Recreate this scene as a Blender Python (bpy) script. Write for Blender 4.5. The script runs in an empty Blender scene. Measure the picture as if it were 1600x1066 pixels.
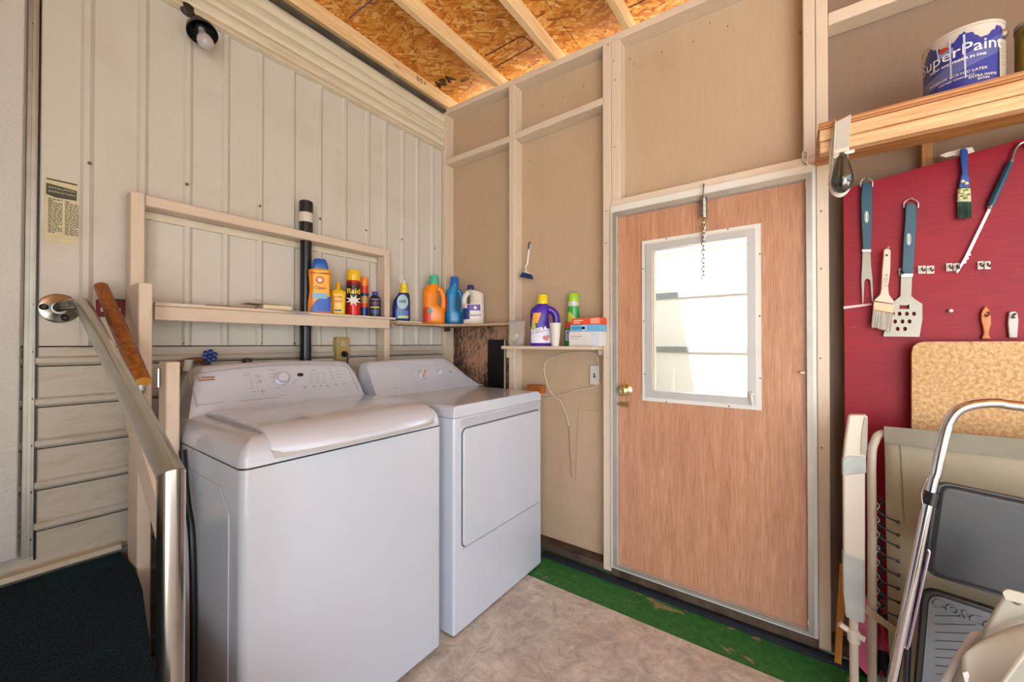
import bpy, math, random
from mathutils import Vector, Matrix
random.seed(7)
S = bpy.context.scene
COL = S.collection
PI = math.pi

# ------------------------------------------------------------------ camera, world, sun, exposure
CAM = Vector((-2.05, -2.1363, 1.27))
FPX = 612.5
HEAD = math.radians(36.0)
PITCH = math.atan(4.5 / FPX)
cd = bpy.data.cameras.new('camera'); cam = bpy.data.objects.new('camera', cd); COL.objects.link(cam)
cam.location = CAM
cam.rotation_euler = (PI/2 + PITCH, 0, HEAD - PI/2)
cd.sensor_width = 36; cd.lens = FPX / 1600 * 36; cd.clip_start = 0.02; cd.clip_end = 200
S.camera = cam

w = bpy.data.worlds.new('world'); S.world = w; w.use_nodes = True
nt = w.node_tree; nt.nodes.clear()
sky = nt.nodes.new('ShaderNodeTexSky'); sky.sky_type = 'NISHITA'; sky.sun_disc = False
sky.sun_elevation = math.radians(58); sky.sun_rotation = math.radians(-75); sky.air_density = 1.0; sky.dust_density = 2.5
hs = nt.nodes.new('ShaderNodeHueSaturation'); hs.inputs['Saturation'].default_value = 0.35; hs.inputs['Value'].default_value = 1.0
bg = nt.nodes.new('ShaderNodeBackground'); bg.inputs[1].default_value = 0.9
wo = nt.nodes.new('ShaderNodeOutputWorld')
nt.links.new(sky.outputs[0], hs.inputs['Color']); nt.links.new(hs.outputs[0], bg.inputs[0]); nt.links.new(bg.outputs[0], wo.inputs[0])

sd = bpy.data.lights.new('sun', 'SUN'); sd.energy = 36.0; sd.angle = math.radians(0.6); sd.color = (1.0, 0.96, 0.9)
sun = bpy.data.objects.new('sun', sd); COL.objects.link(sun)
sun.location = (-6, 2, 9)
sun.rotation_euler = Vector((1.0, -0.33, -2.0)).to_track_quat('-Z', 'Y').to_euler()

# daylight coming in through the open carport sides (behind and to the left of the viewpoint)
def area(name, loc, tgt, sx, sy, energy, color):
    ld = bpy.data.lights.new(name, 'AREA'); ld.shape = 'RECTANGLE'; ld.size = sx; ld.size_y = sy; ld.energy = energy; ld.color = color
    o = bpy.data.objects.new(name, ld); COL.objects.link(o); o.location = loc
    o.rotation_euler = (Vector(tgt) - Vector(loc)).to_track_quat('-Z', 'Y').to_euler()
    return o
area('daylight_carport_opening', (-5.9, -5.2, 1.25), (-0.2, -1.4, 1.5), 3.2, 2.2, 265, (0.76, 0.89, 1.0))
area('daylight_rear_opening', (-0.9, -5.2, 1.1), (-1.0, -0.2, 1.3), 2.6, 1.8, 5, (0.80, 0.90, 1.0))

S.view_settings.view_transform = 'Standard'; S.view_settings.look = 'None'
S.view_settings.gamma = 1; S.view_settings.use_curve_mapping = False
S.view_settings.exposure = -0.55

# ------------------------------------------------------------------ measuring helpers (sight line cut with a real plane)
_f = Vector((math.cos(HEAD), math.sin(HEAD), 0)); _r = Vector((math.sin(HEAD), -math.cos(HEAD), 0))
_fw = _f * math.cos(PITCH) + Vector((0, 0, math.sin(PITCH)))
_up = Vector((0, 0, math.cos(PITCH))) - _f * math.sin(PITCH)
def hit(px, py, ax, val):
    d = _fw + _r * ((px - 800) / FPX) + _up * ((533 - py) / FPX)
    return CAM + d * ((val - CAM[ax]) / d[ax])
def AX(px, py, x): return hit(px, py, 0, x)
def AY(px, py, y): return hit(px, py, 1, y)
def AZ(px, py, z): return hit(px, py, 2, z)
def face_cam(p):      # z rotation that turns local -y towards the viewpoint
    d = CAM - p
    return math.atan2(d.y, d.x) + PI/2
def mpp(p):           # metres per pixel across the sight line at p
    d = p - CAM; dist = math.hypot(d.x, d.y); z = d.dot(_f)
    return z / FPX * (z / dist)

# ------------------------------------------------------------------ geometry helpers: a geo is (verts, faces)
def join(*gs):
    V, F = [], []
    for v, f in gs:
        n = len(V); V += [tuple(p) for p in v]; F += [tuple(i + n for i in q) for q in f]
    return V, F
def box(x0, x1, y0, y1, z0, z1):
    if x0 > x1: x0, x1 = x1, x0
    if y0 > y1: y0, y1 = y1, y0
    if z0 > z1: z0, z1 = z1, z0
    v = [(x0,y0,z0),(x1,y0,z0),(x1,y1,z0),(x0,y1,z0),(x0,y0,z1),(x1,y0,z1),(x1,y1,z1),(x0,y1,z1)]
    return v, [(0,3,2,1),(4,5,6,7),(0,1,5,4),(1,2,6,5),(2,3,7,6),(3,0,4,7)]
def hexa(b, t):       # 4 bottom points, 4 top points, same order (ccw from above)
    return list(b) + list(t), [(0,3,2,1),(4,5,6,7),(0,1,5,4),(1,2,6,5),(2,3,7,6),(3,0,4,7)]
def prism(poly, vec): # planar polygon pushed along vec
    vec = Vector(vec); n = len(poly)
    v = [tuple(Vector(p)) for p in poly] + [tuple(Vector(p) + vec) for p in poly]
    return v, [tuple(range(n-1, -1, -1)), tuple(range(n, 2*n))] + [(i, (i+1) % n, n + (i+1) % n, n + i) for i in range(n)]
def xf(g, m): return [tuple(m @ Vector(p)) for p in g[0]], g[1]
def mv(g, x, y, z): return [(p[0]+x, p[1]+y, p[2]+z) for p in g[0]], g[1]
def lathe(prof, n=24, cap=True):
    V, F = [], []
    for r, z in prof:
        for i in range(n):
            a = 2*PI*i/n; V.append((r*math.cos(a), r*math.sin(a), z))
    for k in range(len(prof)-1):
        for i in range(n):
            j = (i+1) % n; F.append((k*n+i, k*n+j, (k+1)*n+j, (k+1)*n+i))
    if cap:
        F.append(tuple(range(n-1, -1, -1))); m = (len(prof)-1)*n; F.append(tuple(m+i for i in range(n)))
    return V, F
def loft(secs, n=28):  # sections (z, rx, ry, e, cx, cy) superellipses
    V, F = [], []
    for s in secs:
        z, rx, ry, e = s[:4]; cx = s[4] if len(s) > 4 else 0; cy = s[5] if len(s) > 5 else 0
        for i in range(n):
            a = 2*PI*i/n; c, q = math.cos(a), math.sin(a)
            V.append((cx + rx*math.copysign(abs(c)**(2/e), c), cy + ry*math.copysign(abs(q)**(2/e), q), z))
    for k in range(len(secs)-1):
        for i in range(n):
            j = (i+1) % n; F.append((k*n+i, k*n+j, (k+1)*n+j, (k+1)*n+i))
    F.append(tuple(range(n-1, -1, -1))); m = (len(secs)-1)*n; F.append(tuple(m+i for i in range(n)))
    return V, F
def smooth_path(pts, sub=6, closed=False):
    P = [Vector(p) for p in pts]; n = len(P); out = []
    rng = range(n) if closed else range(n-1)
    for i in rng:
        if closed: a, b, c, d = P[(i-1) % n], P[i], P[(i+1) % n], P[(i+2) % n]
        else: a, b, c, d = P[max(i-1,0)], P[i], P[i+1], P[min(i+2,n-1)]
        for k in range(sub):
            t = k/sub; out.append(0.5*((2*b)+(c-a)*t+(2*a-5*b+4*c-d)*t*t+(3*b-a-3*c+d)*t**3))
    if not closed: out.append(P[-1])
    return out
def tube(pts, r, n=10, sub=0, closed=False, flat=1.0):
    P = smooth_path(pts, sub, closed) if sub else [Vector(p) for p in pts]
    m = len(P); V, F = [], []
    nrm = None
    for i in range(m):
        if closed: t = P[(i+1) % m] - P[(i-1) % m]
        else: t = P[min(i+1, m-1)] - P[max(i-1, 0)]
        t.normalize()
        if nrm is None:
            nrm = t.cross(Vector((0,0,1)));
            if nrm.length < 1e-3: nrm = t.cross(Vector((0,1,0)))
            nrm.normalize()
        else:
            nrm = (nrm - t*nrm.dot(t)); nrm.normalize()
        b = t.cross(nrm)
        rr = r[i] if isinstance(r, (list, tuple)) else r
        for k in range(n):
            a = 2*PI*k/n; V.append(tuple(P[i] + nrm*math.cos(a)*rr + b*math.sin(a)*rr*flat))
    for i in range(m if closed else m-1):
        for k in range(n):
            j = (k+1) % n; i2 = (i+1) % m; F.append((i*n+k, i*n+j, i2*n+j, i2*n+k))
    if not closed: F.append(tuple(range(n-1,-1,-1))); F.append(tuple((m-1)*n+k for k in range(n)))
    return V, F
def rframe(y0, y1, z0, z1, hy0, hy1, hz0, hz1, x0, x1):  # slab in the yz plane with a rectangular hole
    return join(box(x0,x1,y0,hy0,z0,z1), box(x0,x1,hy1,y1,z0,z1), box(x0,x1,hy0,hy1,z0,hz0), box(x0,x1,hy0,hy1,hz1,z1))
def mitre(y0, y1, z0, z1, t, x0, x1):   # picture-frame moulding with mitred corners, in the yz plane
    V = []
    for x in (x0, x1):
        V += [(x,y0,z0),(x,y1,z0),(x,y1,z1),(x,y0,z1),(x,y0+t,z0+t),(x,y1-t,z0+t),(x,y1-t,z1-t),(x,y0+t,z1-t)]
    F = []
    for i in range(4):
        j = (i+1) % 4
        F += [(i,j,4+j,4+i), (8+i,12+i,12+j,8+j), (i,8+i,8+j,j), (4+i,4+j,12+j,12+i)]
    return V, F
def rrect(w, h, r, n=6):    # rounded rectangle outline centred at 0
    out = []
    for cx, cy, a0 in ((w/2-r, h/2-r, 0), (-w/2+r, h/2-r, PI/2), (-w/2+r, -h/2+r, PI), (w/2-r, -h/2+r, 1.5*PI)):
        for k in range(n+1):
            a = a0 + PI/2*k/n; out.append((cx + r*math.cos(a), cy + r*math.sin(a)))
    return out
_tc = {}
def text_geo(s, size=1.0, bold=0.0, depth=0.0, align='LEFT'):
    c = bpy.data.curves.new('t', 'FONT'); c.body = s; c.size = size; c.offset = bold; c.extrude = depth; c.align_x = align; c.resolution_u = 2
    o = bpy.data.objects.new('t', c); COL.objects.link(o)
    dg = bpy.context.evaluated_depsgraph_get(); me = bpy.data.meshes.new_from_object(o.evaluated_get(dg))
    g = [tuple(v.co) for v in me.vertices], [tuple(p.vertices) for p in me.polygons]
    bpy.data.objects.remove(o); bpy.data.curves.remove(c); bpy.data.meshes.remove(me)
    return g
def lay(g, o, ux, uy):      # flat (x,y,z) geo laid on the plane at o with directions ux, uy
    o, ux, uy = Vector(o), Vector(ux), Vector(uy); n = ux.cross(uy).normalized()
    return [tuple(o + ux*p[0] + uy*p[1] + n*p[2]) for p in g[0]], g[1]

# ------------------------------------------------------------------ object helpers
def wloc(o):
    p = Vector((0,0,0))
    while o is not None: p = p + o.location; o = o.parent
    return p
def obj(name, g, mat, parent=None, bevel=0, smooth=False, local=False, seg=2, sub=0, solid=0, base=True):
    V, F = g
    if parent is not None and not local:
        q = wloc(parent); V = [(a-q.x, b-q.y, c-q.z) for a, b, c in V]; o_loc = None
    elif parent is None and base:
        xs = [v[0] for v in V]; ys = [v[1] for v in V]; zs = [v[2] for v in V]
        o_loc = Vector(((min(xs)+max(xs))/2, (min(ys)+max(ys))/2, min(zs)))
        V = [(a-o_loc.x, b-o_loc.y, c-o_loc.z) for a, b, c in V]
    else: o_loc = None
    me = bpy.data.meshes.new(name); me.from_pydata(V, [], F); me.update()
    me.materials.append(mat)
    o = bpy.data.objects.new(name, me); COL.objects.link(o)
    if o_loc is not None: o.location = o_loc
    if parent is not None: o.parent = parent
    if smooth:
        for p in me.polygons: p.use_smooth = True
        try: me.set_sharp_from_angle(angle=math.radians(38 if smooth is True else smooth))
        except Exception: pass
    if solid:
        m = o.modifiers.new('s', 'SOLIDIFY'); m.thickness = solid; m.offset = 0
    if bevel:
        m = o.modifiers.new('b', 'BEVEL'); m.width = bevel; m.segments = seg; m.limit_method = 'ANGLE'; m.angle_limit = math.radians(40)
        if seg > 1:
            for p in me.polygons: p.use_smooth = True
            m.harden_normals = True
    if sub:
        m = o.modifiers.new('u', 'SUBSURF'); m.levels = sub; m.render_levels = sub
    return o
def tag(o, label=None, cat=None, group=None, kind=None):
    if label: o['label'] = label
    if cat: o['category'] = cat
    if group: o['group'] = group
    if kind: o['kind'] = kind
    return o
def thing(name, loc, label, cat, group=None, rz=0, rot=None):
    o = bpy.data.objects.new(name, None); COL.objects.link(o); o.location = loc; o.empty_display_size = 0.05
    o.rotation_euler = rot if rot is not None else (0, 0, rz)
    return tag(o, label, cat, group)
def struct(name, loc=(0,0,0)):
    o = bpy.data.objects.new(name, None); COL.objects.link(o); o.location = loc; o['kind'] = 'structure'; return o

# ------------------------------------------------------------------ materials
def lin(h):
    h = h.lstrip('#'); out = []
    for i in (0, 2, 4):
        c = int(h[i:i+2], 16)/255; out.append(c/12.92 if c <= 0.04045 else ((c+0.055)/1.055)**2.4)
    return (*out, 1)
class N:
    def __init__(s, name):
        s.m = bpy.data.materials.new(name); s.m.use_nodes = True; s.t = s.m.node_tree; s.b = s.t.nodes['Principled BSDF']
        s.tc = None
    def n(s, typ, **kw):
        x = s.t.nodes.new(typ)
        for k, v in kw.items(): setattr(x, k, v)
        return x
    def l(s, a, b): s.t.links.new(a, b)
    def co(s, scale=(1,1,1), rot=(0,0,0), src='Object'):
        if s.tc is None: s.tc = s.n('ShaderNodeTexCoord')
        mp = s.n('ShaderNodeMapping'); s.l(s.tc.outputs[src], mp.inputs[0])
        if any(rot): mp.vector_type = 'TEXTURE'; scale = tuple(1/q for q in scale)
        mp.inputs['Scale'].default_value = scale; mp.inputs['Rotation'].default_value = rot
        return mp.outputs[0]
    def noise(s, sc, detail=4, rough=0.55, scale=(1,1,1), dist=0, rot=(0,0,0)):
        x = s.n('ShaderNodeTexNoise'); x.inputs['Scale'].default_value = sc; x.inputs['Detail'].default_value = detail
        x.inputs['Roughness'].default_value = rough; x.inputs['Distortion'].default_value = dist; s.l(s.co(scale, rot), x.inputs[0]); return x.outputs[0]
    def vor(s, sc, scale=(1,1,1), rot=(0,0,0), out='Color'):
        x = s.n('ShaderNodeTexVoronoi'); x.inputs['Scale'].default_value = sc; s.l(s.co(scale, rot), x.inputs[0]); return x.outputs[out]
    def ramp(s, fac, stops, interp='LINEAR'):
        x = s.n('ShaderNodeValToRGB'); x.color_ramp.interpolation = interp; e = x.color_ramp.elements
        while len(e) < len(stops): e.new(0.5)
        for q, (p, c) in zip(e, stops): q.position = p; q.color = lin(c) if isinstance(c, str) else (c, c, c, 1)
        s.l(fac, x.inputs[0]); return x.outputs[0]
    def mix(s, fac, a, b, mode='MIX'):
        x = s.n('ShaderNodeMix', data_type='RGBA', blend_type=mode)
        if isinstance(fac, (int, float)): x.inputs[0].default_value = fac
        else: s.l(fac, x.inputs[0])
        for i, v in ((6, a), (7, b)):
            if isinstance(v, str): x.inputs[i].default_value = lin(v)
            else: s.l(v, x.inputs[i])
        return x.outputs[2]
    def col(s, v):
        if isinstance(v, str): s.b.inputs['Base Color'].default_value = lin(v)
        else: s.l(v, s.b.inputs['Base Color'])
        return s
    def p(s, **kw):
        for k, v in kw.items(): s.b.inputs[k.replace('_', ' ')].default_value = v
        return s
    def bump(s, h, strength=0.3, dist=0.01):
        x = s.n('ShaderNodeBump'); x.inputs['Strength'].default_value = strength; x.inputs['Distance'].default_value = dist
        s.l(h, x.inputs['Height']); s.l(x.outputs[0], s.b.inputs['Normal']); return s
    def rough(s, v): s.l(v, s.b.inputs['Roughness']); return s
MC = {}
def plain(c, rough=0.45, metal=0.0, var=0.06, name=None, spec=0.5, coat=0):
    k = ('p', c, rough, metal, spec, coat)
    if k in MC: return MC[k]
    m = N(name or 'paint_' + c.strip('#'))
    nz = m.noise(9, 3)
    f = m.ramp(nz, [(0.3, 1 - var*1.5), (0.7, 1.0)])
    m.col(m.mix(1.0, c, f, 'MULTIPLY')).p(Roughness=rough, Metallic=metal)
    m.b.inputs['Specular IOR Level'].default_value = spec; m.b.inputs['Coat Weight'].default_value = coat
    MC[k] = m.m; return m.m
def wood(name, c1, c2, axis='z', rough=0.6, scale=1.0, knots=False, contrast=0.5):
    m = N(name); sc = {'x': (0.6, 9, 9), 'y': (9, 0.6, 9), 'z': (9, 9, 0.6)}[axis]
    a = m.noise(5*scale, 6, 0.6, sc, 0.6); b = m.noise(28*scale, 4, 0.6, sc)
    c = m.mix(m.ramp(a, [(0.35, 0.0), (0.65, 1.0)]), c1, c2)
    c = m.mix(m.ramp(b, [(0.4, 0.0), (0.75, 0.45*contrast*2)]), c, c2)
    if knots:
        v = m.vor(4.5, {'x': (0.5,2,2), 'y': (2,0.5,2), 'z': (2,2,0.5)}[axis], out='Distance')
        c = m.mix(m.ramp(v, [(0.0, 0.9), (0.09, 0.0)]), c, '#8a5a2c')
    m.col(c).p(Roughness=rough).bump(b, 0.12, 0.004); return m.m
def painted_wood(name, c, dirt, axis='z', amt=0.5):
    m = N(name); sc = {'x': (0.5, 7, 7), 'y': (7, 0.5, 7), 'z': (7, 7, 0.5)}[axis]
    g = m.noise(22, 4, 0.6, sc); d = m.noise(3.2, 6, 0.65, dist=0.5)
    base = m.mix(m.ramp(g, [(0.3, 0.0), (0.8, 0.28)]), c, dirt)
    base = m.mix(m.ramp(d, [(0.52, 0.0), (0.8, amt)]), base, dirt)
    sp = m.noise(60, 2, 0.5); base = m.mix(m.ramp(sp, [(0.78, 0.0), (0.82, 0.6)]), base, '#5a4030')
    m.col(base).p(Roughness=0.5).bump(g, 0.1, 0.004); return m.m
# ------------------------------------------------------------------ shared materials
M = {}
M['siding'] = (lambda m: (m.col(m.mix(m.ramp(m.noise(2.0, 6, 0.65, dist=0.8), [(0.5, 0.0), (0.85, 0.35)]),
               m.mix(m.ramp(m.noise(35, 3, 0.6, (1,1,6)), [(0.35, 0.0), (0.75, 0.25)]), '#cdc8bf', '#beb5a5'), '#a38a66')).p(Roughness=0.42)
               .bump(m.noise(160, 3, 0.5), 0.10, 0.002)) and m.m)(N('cream_painted_metal'))
M['siding_low'] = (lambda m: (m.col(m.mix(m.ramp(m.noise(3.2, 6, 0.7, (1,1,4), dist=0.8), [(0.5, 0.0), (0.74, 0.6)]),
               m.mix(m.ramp(m.noise(50, 3, 0.6, (1,1,4)), [(0.35, 0.0), (0.75, 0.3)]), '#c2bbae', '#a99d88'), '#94764f')).p(Roughness=0.5)
               .bump(m.noise(160, 3, 0.5), 0.10, 0.002)) and m.m)(N('weathered_cream_metal'))
M['crown'] = (lambda m: (m.col(m.mix(m.ramp(m.noise(4, 5, 0.7, (0.4,1,8)), [(0.5, 0.0), (0.75, 0.7)]), '#d6cdb8', '#9c835c')).p(Roughness=0.4)) and m.m)(N('stained_corrugated_metal'))
M['lumber'] = painted_wood('beige_painted_lumber', '#d8c6b2', '#b39a82', 'z', 0.25)
M['lumber_x'] = painted_wood('beige_painted_lumber_level', '#d8c6b2', '#b39a82', 'x', 0.25)
M['lumber_y'] = painted_wood('beige_painted_lumber_cross', '#d8c6b2', '#b39a82', 'y', 0.25)
M['ply'] = painted_wood('beige_painted_plywood', '#bea58a', '#a4886a', 'z', 0.35)
M['ply_dimmed'] = painted_wood('dimmed_grey_beige_plywood', '#887260', '#765d48', 'z', 0.3)  # plywood darkened in its colour to imitate the dimmer right end of the wall
def moldy():
    m = N('mildewed_plywood')
    g = m.noise(22, 4, 0.6, (7,7,0.5))
    base = m.mix(m.ramp(g, [(0.3, 0.0), (0.8, 0.3)]), '#b98f72', '#8c5f42')
    sp = m.noise(60, 9, 0.8, (1,1,0.5)); big = m.noise(3.0, 3, 0.6, (1,1.2,0.7))
    sx = m.n('ShaderNodeMath', operation='MULTIPLY'); m.l(sp, sx.inputs[0]); m.l(big, sx.inputs[1])
    base = m.mix(m.ramp(sx.outputs[0], [(0.20, 0.0), (0.28, 0.92)]), base, '#1d1512')
    m.col(base).p(Roughness=0.8); return m.m
M['mold'] = moldy()
M['pine'] = wood('raw_pine', '#eed6ae', '#dcb47e', 'x', 0.55, 1.0, True, 0.5)
M['pine_y'] = wood('raw_pine_cross', '#e2c096', '#bd8a58', 'y', 0.5, 1.0, True, 0.6)
M['pine_dark'] = wood('aged_pine', '#b98a5c', '#8f6238', 'z', 0.6)
def osb():
    m = N('oriented_strand_board'); outs = []
    for k, (rot, sc) in enumerate((((0,0,0.5), (7,30,1)), ((0,0,-0.7), (8,34,1)), ((0,0,1.35), (7,32,1)), ((0,0,2.2), (9,38,1)))):
        outs.append(m.vor(1.0, (sc[0]*1.9, sc[1]*1.9, 1), rot))
    def val(o):
        x = m.n('ShaderNodeSeparateColor'); m.l(o, x.inputs[0]); return x.outputs[0], x.outputs[1]
    a, a2 = val(outs[0]); b, b2 = val(outs[1]); c, c2 = val(outs[2]); d, d2 = val(outs[3])
    pal = [(0.0, '#8c4208'), (0.15, '#b56814'), (0.4, '#cd8428'), (0.7, '#e0a348'), (1.0, '#f2cd85')]
    r1 = m.ramp(a, pal); r2 = m.ramp(b, pal); r3 = m.ramp(c, pal); r4 = m.ramp(d, pal)
    x = m.mix(m.ramp(b2, [(0.5, 0.0), (0.52, 1.0)]), r1, r2); x = m.mix(m.ramp(c2, [(0.6, 0.0), (0.62, 1.0)]), x, r3)
    x = m.mix(m.ramp(d2, [(0.68, 0.0), (0.7, 1.0)]), x, r4)
    n2 = m.noise(3, 3); x = m.mix(m.ramp(n2, [(0.35, 0.0), (0.7, 0.55)]), x, '#cf7f22')
    m.col(x).p(Roughness=0.6).bump(a, 0.15, 0.003); return m.m
M['osb'] = osb()
def vinyl():
    m = N('marbled_vinyl_flooring')
    a = m.noise(4.5, 8, 0.72, dist=0.4); b = m.noise(16, 8, 0.75, dist=0.8); c = m.noise(2.2, 4, 0.6)
    x = m.mix(m.ramp(b, [(0.36, 0.0), (0.62, 1.0)]), '#a9a29a', '#dcd4c8')
    x = m.mix(m.ramp(a, [(0.5, 0.0), (0.72, 0.5)]), x, '#b99a76')
    x = m.mix(m.ramp(c, [(0.45, 0.0), (0.75, 0.55)]), x, '#8a8688')
    x = m.mix(m.ramp(m.noise(70, 3, 0.6), [(0.55, 0.0), (0.75, 0.4)]), x, '#d6cab6')
    m.col(x).p(Roughness=0.45).bump(b, 0.06, 0.003); return m.m
M['vinyl'] = vinyl()
def green():
    m = N('worn_green_floor_paint')
    a = m.noise(6, 8, 0.72, (1,0.6,1), dist=0.4); b = m.noise(30, 5, 0.7)
    x = m.mix(m.ramp(b, [(0.3, 0.0), (0.7, 1.0)]), '#17591f', '#35813a')
    x = m.mix(m.ramp(a, [(0.58, 0.0), (0.63, 0.9)]), x, '#a08e6a')
    x = m.mix(m.ramp(m.noise(12, 6, 0.7), [(0.62, 0.0), (0.7, 0.7)]), x, '#3c4a2c')
    m.col(x).p(Roughness=0.6).bump(a, 0.2, 0.004); return m.m
M['green'] = green()
def carpet():
    m = N('dark_teal_carpet')
    a = m.noise(190, 3, 0.6); b = m.noise(3.0, 4, 0.6)
    x = m.mix(m.ramp(a, [(0.35, 0.0), (0.65, 1.0)]), '#08131b', '#20343f')
    x = m.mix(m.ramp(b, [(0.5, 0.0), (0.72, 0.55)]), x, '#0d474f')
    m.col(x).p(Roughness=0.95).bump(a, 0.8, 0.006); m.b.inputs['Specular IOR Level'].default_value = 0.15; return m.m
M['carpet'] = carpet()
def orange_peel():
    m = N('embossed_white_metal')
    v = m.noise(75, 3, 0.55); m.col(m.mix(m.ramp(m.noise(1.6, 4), [(0.4, 0.0), (0.8, 0.3)]), '#c6c5c1', '#b4ad9c')).p(Roughness=0.38).bump(v, 0.55, 0.006); return m.m
M['embossed'] = orange_peel()
M['white_metal'] = plain('#dcd9d2', 0.35, 0, 0.04, 'white_enamel_trim')
M['alu'] = plain('#b9b6ae', 0.4, 0.5, 0.12, 'dull_aluminium_strip')
M['steel'] = plain('#bdbcb8', 0.17, 1.0, 0.1, 'galvanized_steel')
M['chrome'] = plain('#d8d8da', 0.1, 1.0, 0.02, 'chrome')
M['screw'] = plain('#7d7468', 0.5, 0.7, 0.1, 'screw_head')
M['black'] = plain('#141416', 0.35, 0, 0.05, 'black_plastic')
M['rubber'] = plain('#1b1f2a', 0.6, 0, 0.2, 'dark_rubber')
M['dirt'] = plain('#5c4a3a', 0.85, 0, 0.5, 'grimy_sill')
M['cream'] = plain('#d9cdb4', 0.45, 0, 0.08, 'cream_trim_paint')
M['ink'] = plain('#3a2414', 0.8, 0, 0.02, 'stamp_ink')
M['inkb'] = plain('#20221f', 0.7, 0, 0.02, 'print_ink')
M['blueink'] = plain('#3b4a9a', 0.7, 0, 0.02, 'chalk_line_blue')
def redboard():
    m = N('red_painted_plywood')
    g = m.noise(16, 5, 0.6, (8,0.7,8)); a = m.noise(4, 5, 0.6)
    x = m.mix(m.ramp(g, [(0.3, 0.0), (0.7, 0.6)]), '#84091c', '#a2142a')
    x = m.mix(m.ramp(a, [(0.45, 0.0), (0.75, 0.5)]), x, '#74152e')
    x = m.mix(m.ramp(m.noise(26, 5, 0.7, (3,0.6,3)), [(0.70, 0.0), (0.73, 0.6)]), x, '#d7a3a0')
    m.col(x).p(Roughness=0.5).bump(g, 0.12, 0.003); m.b.inputs['Specular IOR Level'].default_value = 0.3; return m.m
M['red'] = redboard()
def particle():
    m = N('particle_board')
    a = m.noise(85, 4, 0.7); b = m.noise(6, 4)
    x = m.mix(m.ramp(a, [(0.35, 0.0), (0.65, 1.0)]), '#a87f52', '#dbb988')
    x = m.mix(m.ramp(b, [(0.4, 0.0), (0.7, 0.35)]), x, '#b98b56')
    m.col(x).p(Roughness=0.75).bump(a, 0.25, 0.003); return m.m
M['particle'] = particle()
def doorwood():
    m = N('woodgrain_door_skin')
    a = m.noise(7, 6, 0.62, (1,5,0.35), 1.2); b = m.noise(60, 4, 0.6, (1,5,0.18)); c = m.noise(1.3, 3)
    x = m.mix(m.ramp(a, [(0.35, 0.0), (0.65, 1.0)]), '#cc9b7a', '#b58262')
    x = m.mix(m.ramp(b, [(0.4, 0.0), (0.7, 0.5)]), x, '#7d4c30')
    x = m.mix(m.ramp(c, [(0.4, 0.0), (0.8, 0.35)]), x, '#b08a80')
    x = m.mix(m.ramp(m.noise(9, 5, 0.7, (1,1,1)), [(0.66, 0.0), (0.74, 0.4)]), x, '#c0a78a')
    m.col(x).p(Roughness=0.36).bump(b, 0.1, 0.002); return m.m
M['door'] = doorwood()
def glassy(name='window_glass', tint='#f4f8f8', fac=0.92):
    m = N(name); t = m.t; t.nodes.remove(m.b)
    a = m.n('ShaderNodeBsdfTransparent'); a.inputs[0].default_value = lin(tint)
    g = m.n('ShaderNodeBsdfGlossy'); g.inputs['Roughness'].default_value = 0.03
    x = m.n('ShaderNodeMixShader'); x.inputs[0].default_value = 1 - fac
    m.l(a.outputs[0], x.inputs[1]); m.l(g.outputs[0], x.inputs[2]); m.l(x.outputs[0], t.nodes['Material Output'].inputs[0]); return m.m
M['pane'] = glassy()
M['bulb'] = glassy('clear_bulb_glass', '#d8dad8', 0.72)
M['bulb_smoke'] = glassy('grey_bulb_glass', '#8e9896', 0.86)
def film():
    m = N('clear_plastic_film'); t = m.t; m.col('#dcd6cc').p(Roughness=0.2)
    a = m.n('ShaderNodeBsdfTransparent'); x = m.n('ShaderNodeMixShader'); x.inputs[0].default_value = 0.38
    m.l(a.outputs[0], x.inputs[1]); m.l(m.b.outputs[0], x.inputs[2]); m.l(x.outputs[0], t.nodes['Material Output'].inputs[0]); return m.m
M['bag'] = film()

# ------------------------------------------------------------------ ceiling height along y (roof drops away from the siding wall)
def plate_top(y): return 3.012 + 0.036*y
# ------------------------------------------------------------------ floor
fl = struct('floor')
obj('floor_paint', box(-4.3, 0.09, -5.2, 0.0, -0.04, 0.0), M['green'], fl)
obj('vinyl_sheet', box(-4.2, -0.252, -5.1, -0.02, 0.0, 0.003), M['vinyl'], fl)

# ------------------------------------------------------------------ siding wall (left)
wl = struct('wall_left')
ribs = [-1.785, -1.632, -1.487, -1.348, -1.205, -1.052, -0.908, -0.758, -0.605, -0.478, -0.341, -0.214, -0.075]
ribs = [-1.785 - 0.1475*k for k in range(18, 0, -1)] + ribs
SPLIT = AY(60, 542, 0).z
def sheet(prof, vec):   # open profile strip (list of points) with a little thickness behind it
    back = [(p[0], 0.012, p[2]) for p in reversed(prof)]
    return prism(list(prof) + back, vec)
prev = ribs[0]
for r in ribs[1:] + [0.0]:
    if r == 0.0: pr = [(prev+0.0002,0,SPLIT+.003), (0.0,0,SPLIT+.003)]
    else: pr = [(prev+0.0002,0,0), (r-.036,0,0), (r-.028,-.010,0), (r-.013,-.010,0), (r,0.0005,0)]
    pr = [(a, b, SPLIT+.003) for a, b, c in pr]
    obj('metal_panel', sheet(pr, (0, 0, 2.74-SPLIT-.003)), M['siding'], wl, smooth=False)
    prev = r
seams = [AY(194, yy, 0).z for yy in (626, 683.6, 741, 797.6)]
st = (seams[0]-seams[3])/3
zs = [SPLIT, seams[0]+st] + seams + [seams[3]-st*k for k in range(1, 5)] + [0.0]
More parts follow.
